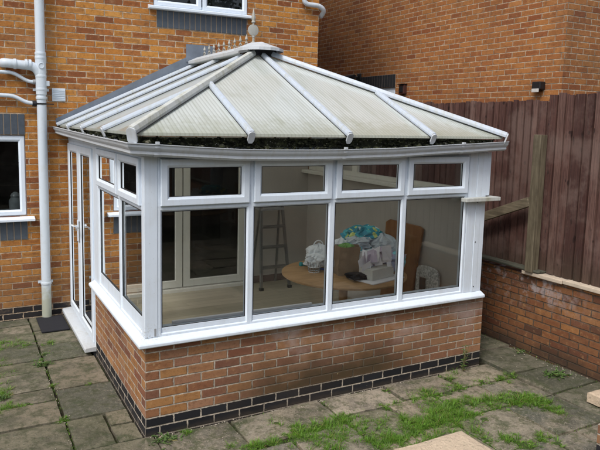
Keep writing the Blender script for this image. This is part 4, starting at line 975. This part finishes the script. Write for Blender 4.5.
for z, r in ((.003,.055),(.06,.065),(.12,.075)): w3.tube([(2.10+r*math.cos(2*math.pi*k/20),1.06+r*math.sin(2*math.pi*k/20),T+z) for k in range(21)], .004, 6)
w3.build('rim', M['whitebag'], wb)
kb = MB(); kv = [(2.235,.80),(2.42,.70),(2.48,.84),(2.27,.95)]; sub = 10; vs = []
for i in range(11):
    t = i/10; ring_ = []
    for e in range(4):
        a, b = Vector(kv[e]), Vector(kv[(e+1) % 4])
        for q_ in range(6):
            p = a.lerp(b, q_/6); cen = Vector((2.365,.82)); p = cen+(p-cen)*(1+.05*math.sin(t*6+e)); nn = .018*mnoise.noise((p.x*14, p.y*14, t*4)); vs.append((p.x+nn, p.y+nn-.02*t, T+.31*t*(1+.05*mnoise.noise((p.x*9, p.y*9, 2))*t)))
nk = 24; kb.add(vs, [(i*nk+j, i*nk+(j+1) % nk, (i+1)*nk+(j+1) % nk, (i+1)*nk+j) for i in range(10) for j in range(nk)]+[tuple(reversed(range(nk)))])
kbt = thing('paper_bag', 'open brown kraft paper bag standing in the middle of the table pile', 'bag', (2.365,.82,T)); kb.build('bag_body', M['kraft'], kbt, smooth='auto')
blob('film_roll', 'green crumpled film poking out of the brown paper bag', 'packaging', (2.34,.84,T+.2), (.16,.12,.13), M['green'], 4.2, .3)
blob('carrier_bag', 'teal and yellow patterned bag at the top of the table pile', 'bag', (2.76,1.14,T+.10), (.44,.28,.34), M['tealbag'], 2.1, .42, flat=.7)
blob('storage_tub', 'dull blue grey tub under the patterned bag', 'tub', (2.72,1.12,T), (.40,.26,.16), M['clearbag'], 9.1, .1, flat=1)
blob('plastic_bag', 'rounded translucent grey plastic bag at the right of the table pile', 'bag', (2.92,.96,T), (.28,.24,.38), M['clearbag'], 5.5, .3)
blob('cloth_bundle', 'cyan folded cloth at the right end of the table', 'cloth', (2.98,.78,T), (.14,.16,.21), M['cyan'], 6.4, .3)
blob('black_jumper', 'black cloth heap in front of the brown paper bag', 'cloth', (2.40,.60,T), (.28,.16,.075), M['black_cloth'], 7.7, .5)
blob('carrier_bag', 'crumpled white plastic bag slumped behind the box of papers', 'bag', (2.70,.86,T), (.30,.20,.24), M['whitebag'], 12.3, .45)
blob('towel', 'pale blue crumpled towel beside the white slumped bag', 'towel', (2.84,.74,T), (.22,.18,.20), M['paper_blue'], 14.1, .5)
blob('carrier_bag', 'small cyan crumpled bag wedged between the patterned bag and the brown paper bag', 'bag', (2.52,.98,T), (.22,.18,.30), M['cyan'], 15.7, .45)
blob('cloth_bundle', 'white cloth spilling over the rim of the mesh basket', 'cloth', (2.16,1.13,T+.02), (.20,.16,.17), M['whitebag'], 17.2, .5)
blob('carrier_bag', 'white crumpled bag with its neck open behind the brown paper bag', 'bag', (2.45,1.10,T), (.28,.22,.33), M['whitebag'], 22.4, .5)
blob('scarf', 'grey folded scarf hanging over the patterned bag', 'scarf', (2.62,1.02,T+.20), (.24,.18,.16), M['clearbag'], 24.4, .5)
blob('wrapping_paper', 'pinkish crumpled paper ball lodged above the box of papers', 'paper', (2.70,.70,T+.13), (.18,.14,.16), M['paper_pink'], 27.4, .5)
blob('jumper', 'dark blue crumpled jumper lying under the white slumped bag', 'cloth', (2.56,.80,T), (.24,.18,.11), M['bluetrim'], 19.2, .5)
ct = thing('letter_tray', 'pale card box of papers on a white tray at the table front', 'box of papers', (2.62,.58,T))
def rbox(cx, cy, wx, wy, z0, z1, ang, open_=False):
    c_, s_ = math.cos(ang), math.sin(ang); mb = MB().box(-wx/2, wx/2, -wy/2, wy/2, z0, z1); mb.v = [Vector((cx+p.x*c_-p.y*s_, cy+p.x*s_+p.y*c_, p.z)) for p in mb.v]; return mb
rbox(2.56,.565,.50,.32,T,T+.012,.25).build('tray', M['paper'], ct, bevel=.003)
rbox(2.56,.58,.34,.18,T+.013,T+.12,.25).build('box_body', M['cardboard'], ct, bevel=.003)
rr = random.Random(11)
for k in range(30):
    mt_ = M[rr.choice(('paper','paper','paper_pink','paper_blue'))]; x, y_ = 2.38+.42*rr.random(), .52+.16*rr.random(); a = rr.uniform(-.9,.9); hh = rr.uniform(.08,.17); w_ = rr.uniform(.06,.14); tl = rr.uniform(-.9,.9)
    u_ = Vector((math.cos(a), math.sin(a), tl*.8)).normalized(); v_ = Vector((rr.uniform(-.4,.4), rr.uniform(-.3,.5), 1)).normalized(); p0 = Vector((x, y_, T+.09+.09*rr.random()))
    MB().prism([p0-u_*w_/2, p0+u_*w_/2, p0+u_*w_/2+v_*hh, p0-u_*w_/2+v_*hh*.9], u_.cross(v_)*.0015).build('paper', mt_, ct)
cpb = MB().lathe((2.11,1.36,T), [(0,0),(.022,0),(.026,.01),(.024,.03),(.016,.04),(.0,.042)], 14); cpb.lathe((2.155,1.34,T+.017), [(0,-.02),(.017,-.02),(.017,.03),(0,.03)], 12, 'x')
tag(cpb.build('bottle_cap', M['teal'], loc=(2.12,1.35,T), smooth='auto'), 'small teal plastic bottle lying at the left edge of the table', 'bottle')
bd = MB(); bd.prism([(3.30, 1.50, FLZ), (3.30, .98, FLZ), (3.33, .80, 1.295), (3.33, .86, 1.318), (3.33, 1.40, 1.318), (3.33, 1.47, 1.28)], (.028,0,0)); tag(bd.build('wooden_board', M['board'], loc=(3.3,1.2,FLZ), bevel=.004), 'tall orange brown board leaning on the inside wall behind the table', 'board')
mi = thing('mirror', 'arched mosaic framed mirror leaning on the inside wall beside the board', 'mirror', (3.3,.68,.52))
st2 = MB().box(3.20, 3.37, .42, .95, FLZ, .54); tag(st2.build('storage_box', M['cardboard'], loc=(3.28,.68,FLZ), bevel=.004), 'pale box on the floor under the mosaic mirror', 'box')
def arch(x, y0, y1, z0, z1, th, inset):
    pts = [(x, y0+inset, z0+inset), (x, y1-inset, z0+inset)]; zc = z1-.12
    for k in range(9): a = math.pi*k/8; pts.append((x+.02*(0), (y0+y1)/2+((y1-y0)/2-inset)*abs(math.cos(a))**.6*math.copysign(1, math.cos(a)), zc+(.12-inset)*math.sin(a)**.7))
    return MB().prism(pts, (th,0,0))
arch(3.325, .50, .87, .545, .90, .025, 0).build('frame', M['mosaic'], mi, bevel=.003); MB().box(3.319, 3.324, .70, .80, .62, .76).build('glass', M['mirror'], mi)
cr_ = MB().sweep((.24, .088, .864), (1.50, .084, .864), (0,1,0), (0,0,1), [(-.013,-.012),(.013,-.012),(.013,.008),(.008,.011),(-.008,.011),(-.013,.008)]); tag(cr_.build('blind_rail', M['paper'], loc=(.9,.12,.86), bevel=.002), 'white blind rail lying along the inner window board', 'blind rail')

# ================================================================== PLANTS
rr = random.Random(21)
def blade(mb, x, y, z, h, w_, a, lean):
    dx, dy = math.cos(a), math.sin(a); px, py = -dy*w_/2, dx*w_/2
    p = [(x+dx*lean*t*t, y+dy*lean*t*t, z+h*t*(1-.25*t*lean/h)) for t in (0,.5,1)]
    mb.add([(p[0][0]-px,p[0][1]-py,p[0][2]), (p[0][0]+px,p[0][1]+py,p[0][2]), (p[1][0]+px*.8,p[1][1]+py*.8,p[1][2]), (p[1][0]-px*.8,p[1][1]-py*.8,p[1][2]), p[2]], [(0,1,2,3),(3,2,4)])
gm = MB()
mm = MB()
def tuft(x, y, r, n, h, yx=1.0, ang=0):
    def ok(X, Y): return not ((Y > -.012 and -.02 < X < 3.5) or X > 4.24)
    for _ in range(max(3, int(n/14))):
        a = rr.gauss(0, r*.6); b = rr.gauss(0, r*.6); X0 = x+a; Y0 = y+b; hh = h*rr.choice((.3,.5,.8,1.2,1.7)); R0 = rr.uniform(.006,.022); ln_ = rr.uniform(0,6.3)
        for k in range(rr.randint(12, 34)):
            q = rr.uniform(0,6.3); X = X0+math.cos(q)*R0*rr.random(); Y = Y0+math.sin(q)*R0*rr.random()
            if ok(X, Y): blade(gm, X, Y, -.012, hh*rr.uniform(.35,1.1), rr.uniform(.0025,.006), q+rr.gauss(0,.5), hh*rr.uniform(.2,1.5))
    for _ in range(int(n*.25)):
        X = x+rr.gauss(0,r*.7); Y = y+rr.gauss(0,r*.7)
        if ok(X, Y): blade(gm, X, Y, -.012, h*rr.uniform(.15,.5), .004, rr.uniform(0,6.3), h*rr.uniform(.1,.8))
    for _ in range(2):
        X = x+rr.gauss(0,r*.3); Y = y+rr.gauss(0,r*.35)
        if Y < -r*.5 and X < 4.1 or X < -.2: clump(mm, (X, Y, -.004), r*rr.uniform(.25,.5), int(rr.random()*900), .09)
BLOBS = [(2.593,-.603,.10,520,.055),(2.379,-.65,.13,900,.06),(2.575,-.80,.12,600,.06),(2.923,-.693,.11,620,.055),(3.12,-.741,.11,600,.055),(3.278,-.77,.11,560,.055),(3.336,-.887,.10,480,.05),(3.318,-1.009,.09,380,.045),(3.333,-1.12,.06,160,.04),
 (1.0,-.22,.05,90,.04),(.30,-.06,.04,70,.035),(2.95,-.12,.05,120,.05),(2.2,-.1,.04,60,.03),(1.55,-.08,.04,60,.03),(3.05,-.09,.05,110,.06),(2.86,-1.45,.07,200,.05),(.05,-.45,.07,160,.045),(1.75,-.62,.07,200,.05),(1.2,-.75,.12,500,.055),(-.52,.56,.04,70,.03),(-.75,.99,.04,60,.03),(-.2,1.19,.03,40,.025),(-1.0,2.1,.08,260,.045),
 (2.528,-.349,.10,420,.05),(2.376,-.392,.10,420,.05),(2.75,-.64,.09,400,.05),(2.889,-.352,.07,160,.04),(2.70,-.36,.07,180,.04),(3.182,-.30,.07,170,.035),(3.417,-.344,.08,200,.035),(3.584,-.341,.06,140,.035),
 (1.767,-.882,.12,700,.055),(1.66,-.831,.12,700,.055),(1.554,-.781,.12,600,.05),(2.07,-.758,.13,900,.06),(1.92,-.83,.10,500,.05),(2.22,-.80,.13,800,.06),(2.40,-.86,.10,400,.05),(2.554,-1.258,.10,420,.045),(2.60,-1.36,.10,420,.045),(2.80,-1.33,.06,140,.04),(2.0,-1.05,.12,600,.05),(1.80,-1.1,.12,600,.05),(2.25,-1.05,.10,400,.05),(2.40,-1.15,.08,260,.04),
 (1.105,-.36,.08,240,.045),(1.084,-.52,.11,500,.055),(1.18,-.579,.11,520,.055),(1.283,-.50,.11,560,.055),(1.42,-.47,.10,520,.05),(1.53,-.50,.10,480,.05),(1.60,-.40,.08,240,.045),(1.35,-.66,.10,420,.05),(2.0,-.37,.05,90,.03),(2.15,-.37,.06,110,.03),(.608,-.40,.06,90,.04),(.763,-.52,.08,260,.05),(.66,-.50,.08,220,.045),(.9,-.53,.06,140,.04),
 (-.77,2.60,.10,420,.045),(-.92,2.50,.10,420,.045),(-.62,2.50,.07,200,.04),(-.93,1.74,.06,160,.035),(-.934,1.273,.06,260,.045),(-.90,1.0,.07,240,.045),(-.39,2.45,.06,160,.035),(-.50,1.30,.04,60,.03),(-.98,1.5,.06,140,.04)]
for x, y, r, n, h in BLOBS: tuft(x, y, r*1.1, int(n*1.15), h*.8)
# fine growth strung along the joints
def joint(x0, y0, x1, y1, dens=260, h=.018, r=.012):
    n = int(math.hypot(x1-x0, y1-y0)*dens)
    for _ in range(n):
        t = rr.random(); x = lerp(x0,x1,t); y = lerp(y0,y1,t)
        if mnoise.noise((x*5, y*5, 4)) < -.05: continue
        blade(gm, x+rr.gauss(0,r), y+rr.gauss(0,r), -.014, h*rr.uniform(.4,1.5), .004, rr.uniform(0,6.3), h*rr.uniform(.2,1))
for j in ((-1.1,2.0,-.5,2.0,500,.022),(-1.1,1.68,-.5,1.68,400,.02),(-.51,.0,-.51,2.9,150,.014),(-1.1,.99,-.51,.99,60,.012),(.06,-.5,1.0,-.52,300,.03),(1.0,-.5,1.6,-.44,500,.03),(1.55,-.3,2.3,-.34,220,.02),(2.2,-.35,3.6,-.35,350,.025),(2.3,-.81,3.4,-.81,500,.03),
          (3.6,-.81,4.2,-.81,60,.012),(2.5,-1.37,3.4,-1.37,160,.02),(2.35,-.81,2.35,-1.37,500,.03),(2.0,-.81,2.0,-1.4,500,.03),(.0,-.012,3.4,-.015,50,.015),(4.23,-1,4.23,.8,120,.016),(3.5,.1,3.5,1,80,.015),(2.0,-.35,2.05,-.8,300,.03),(2.55,-.36,2.55,-.8,400,.03)): joint(*j)
tag(gm.build('grass', M['grass']), 'bright green grass growing in the joints of the paving', 'grass', kind='stuff')
tag(mm.build('moss', M['mossy'], smooth=True), 'dark mossy earth under the grass between the slabs', 'moss', kind='stuff')
def leafy(name, label, c, n, R, H, stem=False, seed=0):
    r = random.Random(seed); t_ = thing(name, label, 'weed', c); lv = MB(); stm = MB(); c = Vector(c)
    def leaf(p, a, l, w_, up_):
        d = Vector((math.cos(a), math.sin(a), up_)).normalized(); sd_ = Vector((-math.sin(a), math.cos(a), 0)); q_ = [p, p+d*l*.35+sd_*w_/2, p+d*l*.75+sd_*w_*.4-Vector((0,0,l*.06)), p+d*l-Vector((0,0,l*.18)), p+d*l*.75-sd_*w_*.4-Vector((0,0,l*.06)), p+d*l*.35-sd_*w_/2]
        lv.add(q_, [(0,1,2,3),(0,3,4,5)])
    if stem:
        for k in range(4):
            a = r.uniform(0,6.3); h = H*r.uniform(.6,1); pts = [c+Vector((math.cos(a)*R*.5*t*t, math.sin(a)*R*.3*t*t-.01*t, h*t)) for t in (0,.25,.5,.75,1)]; stm.tube(pts, .003, 5)
            for m_ in range(n//4):
                t = r.uniform(.1,1); leaf(c+Vector((math.cos(a)*R*.5*t*t, math.sin(a)*R*.3*t*t-.01*t, h*t)), r.uniform(0,6.3), r.uniform(.02,.05), .012, r.uniform(-.1,.6))
        stm.build('stem', M['stalk'], t_)
    else:
        for k in range(n*3): leaf(c+Vector((r.gauss(0,R*.38), r.gauss(0,R*.30), r.uniform(0,.01))), r.uniform(0,6.3), R*r.uniform(.2,.6), R*r.uniform(.08,.16), r.uniform(.2,2.0)*H/R)
    lv.build('leaves', M['leaf'], t_)
leafy('tall_weed', 'spindly tall weed growing against the dark bricks at the right corner', (3.19,-.07,-.01), 60, .10, .30, True, 1)
leafy('corner_weed', 'dandelion like weed at the left corner of the brick base', (.12,-.10,-.01), 22, .12, .06, False, 2)
leafy('small_weed', 'leafy weed on the slab near the garden wall', (3.98,-.53,-.005), 40, .13, .07, False, 3)
leafy('small_weed', 'small weed in the joint at the foot of the garden wall', (4.17,.08,-.005), 20, .08, .05, False, 4)
leafy('small_weed', 'broad leaved weed where the left paving joints meet', (-.53,1.85,-.005), 34, .10, .06, False, 5)
leafy('small_weed', 'weed in the slab joint nearest the kitchen window', (-.49,2.12,-.005), 20, .07, .05, False, 6)
leafy('small_weed', 'weed at the left edge of the picture between brown slabs', (-.93,1.20,-.005), 30, .09, .05, False, 7)
gr = MB(); r5 = random.Random(9)
def peb(x, y, r, i): clump(gr, (x, y, .004), r, i, .6)
for i in range(90): peb(r5.gauss(4.16,.06), r5.uniform(-1.1,.8), r5.uniform(.001,.007), i)
for i in range(90): peb(r5.uniform(0,3.45), -.02-abs(r5.gauss(0,.015)), r5.uniform(.002,.006), i)
for i in range(40): peb(-.51+r5.gauss(0,.03), r5.uniform(0,2.4), r5.uniform(.002,.005), i)
for i in range(220): peb(r5.uniform(-1.1,4.1), r5.uniform(-1.5,0) if r5.random() < .6 else r5.uniform(-1.5,3) , r5.uniform(.0015,.004), i)
gr.v and tag(gr.build('gravel', M['paleslab']), 'pale grit and pebbles scattered along the foot of the walls', 'gravel', kind='stuff')

# ================================================================== BEHIND THE CAMERA: unseen backdrop added to darken reflections in the glass
rf = thing('fence_panel', 'unseen board fence added behind the viewpoint for the glass to reflect', 'fence', (-2, -10, 0)); mb = MB(); y = 0; x = -9; r6 = random.Random(4)
while x < 4.3: w_ = .11*r6.uniform(.9,1.1); mb.box(x, x+w_-.002, -9.02-r6.uniform(0,.01), -8.99, 0, 1.9+r6.uniform(-.01,.01)); x += w_
mb.build('boards', M['fence'], rf)
def tree(x, y, h, R, label, seed, trunk_h=1.2):
    r = random.Random(seed); t_ = thing('backdrop_tree', label, 'tree', (x, y, 0), 'unseen trees added for reflections'); MB().tube([(x,y,-.03),(x+.05,y,trunk_h),(x+.1,y+.1,h*.8)], .1, 8, radii=[.14,.10,.03]).build('trunk', M['stalk'], t_)
    lv = MB(); cl_ = [(Vector((x,y,trunk_h+(h-trunk_h)*.5))+Vector((r.gauss(0,R*.45), r.gauss(0,R*.45), r.gauss(0,(h-trunk_h)*.25))), R*r.uniform(.25,.45)) for _ in range(26)]
    for _ in range(5200):
        c, q = r.choice(cl_); d = Vector((r.gauss(0,1), r.gauss(0,1), r.gauss(0,1))).normalized()*q*r.uniform(.6,1); p = c+d; u_ = Vector((r.gauss(0,1), r.gauss(0,1), r.gauss(0,1))).normalized()*.09; v_ = u_.cross(Vector((r.gauss(0,1), r.gauss(0,1), r.gauss(0,1)))).normalized()*.06
        lv.add([p-u_, p+v_, p+u_, p-v_], [(0,1,2,3)])
    lv.build('crown', M['hedge'], t_)
tree(-6.5,-10.5,6,2.4,'added unseen leafy tree behind the end fence on the left',1); tree(-2.0,-11,7,2.6,'tallest added unseen tree behind the middle of the end fence',2); tree(2.5,-10.5,6,2.5,'added unseen leafy tree behind the end fence on the right',3); tree(6.5,-9,6,2.2,'added unseen leafy tree beyond the side fence corner',4)  # unseen trees, added to fill what the glass reflects

hg = thing('hedge', 'tall unseen hedge added behind the end fence to keep window reflections dark', 'hedge', (-2, -10, 0)); B(-14, 14, -10.6, -9.8, -.03, 4.3).build('core', M['hedge'], hg)  # added hedge screens the bright horizon from the glass
lv = MB(); r7 = random.Random(77)
for _ in range(9000):
    p = Vector((r7.uniform(-14,14), -9.8+abs(r7.gauss(0,.15)), r7.uniform(0,4.5+.3*math.sin(_)))); u_ = Vector((r7.gauss(0,1), r7.gauss(0,1), r7.gauss(0,1))).normalized()*.12; v_ = u_.cross(Vector((r7.gauss(0,1), r7.gauss(0,1), r7.gauss(0,1)))).normalized()*.07
    lv.add([p-u_, p+v_, p+u_, p-v_], [(0,1,2,3)])
lv.build('leaves', M['hedge'], hg)
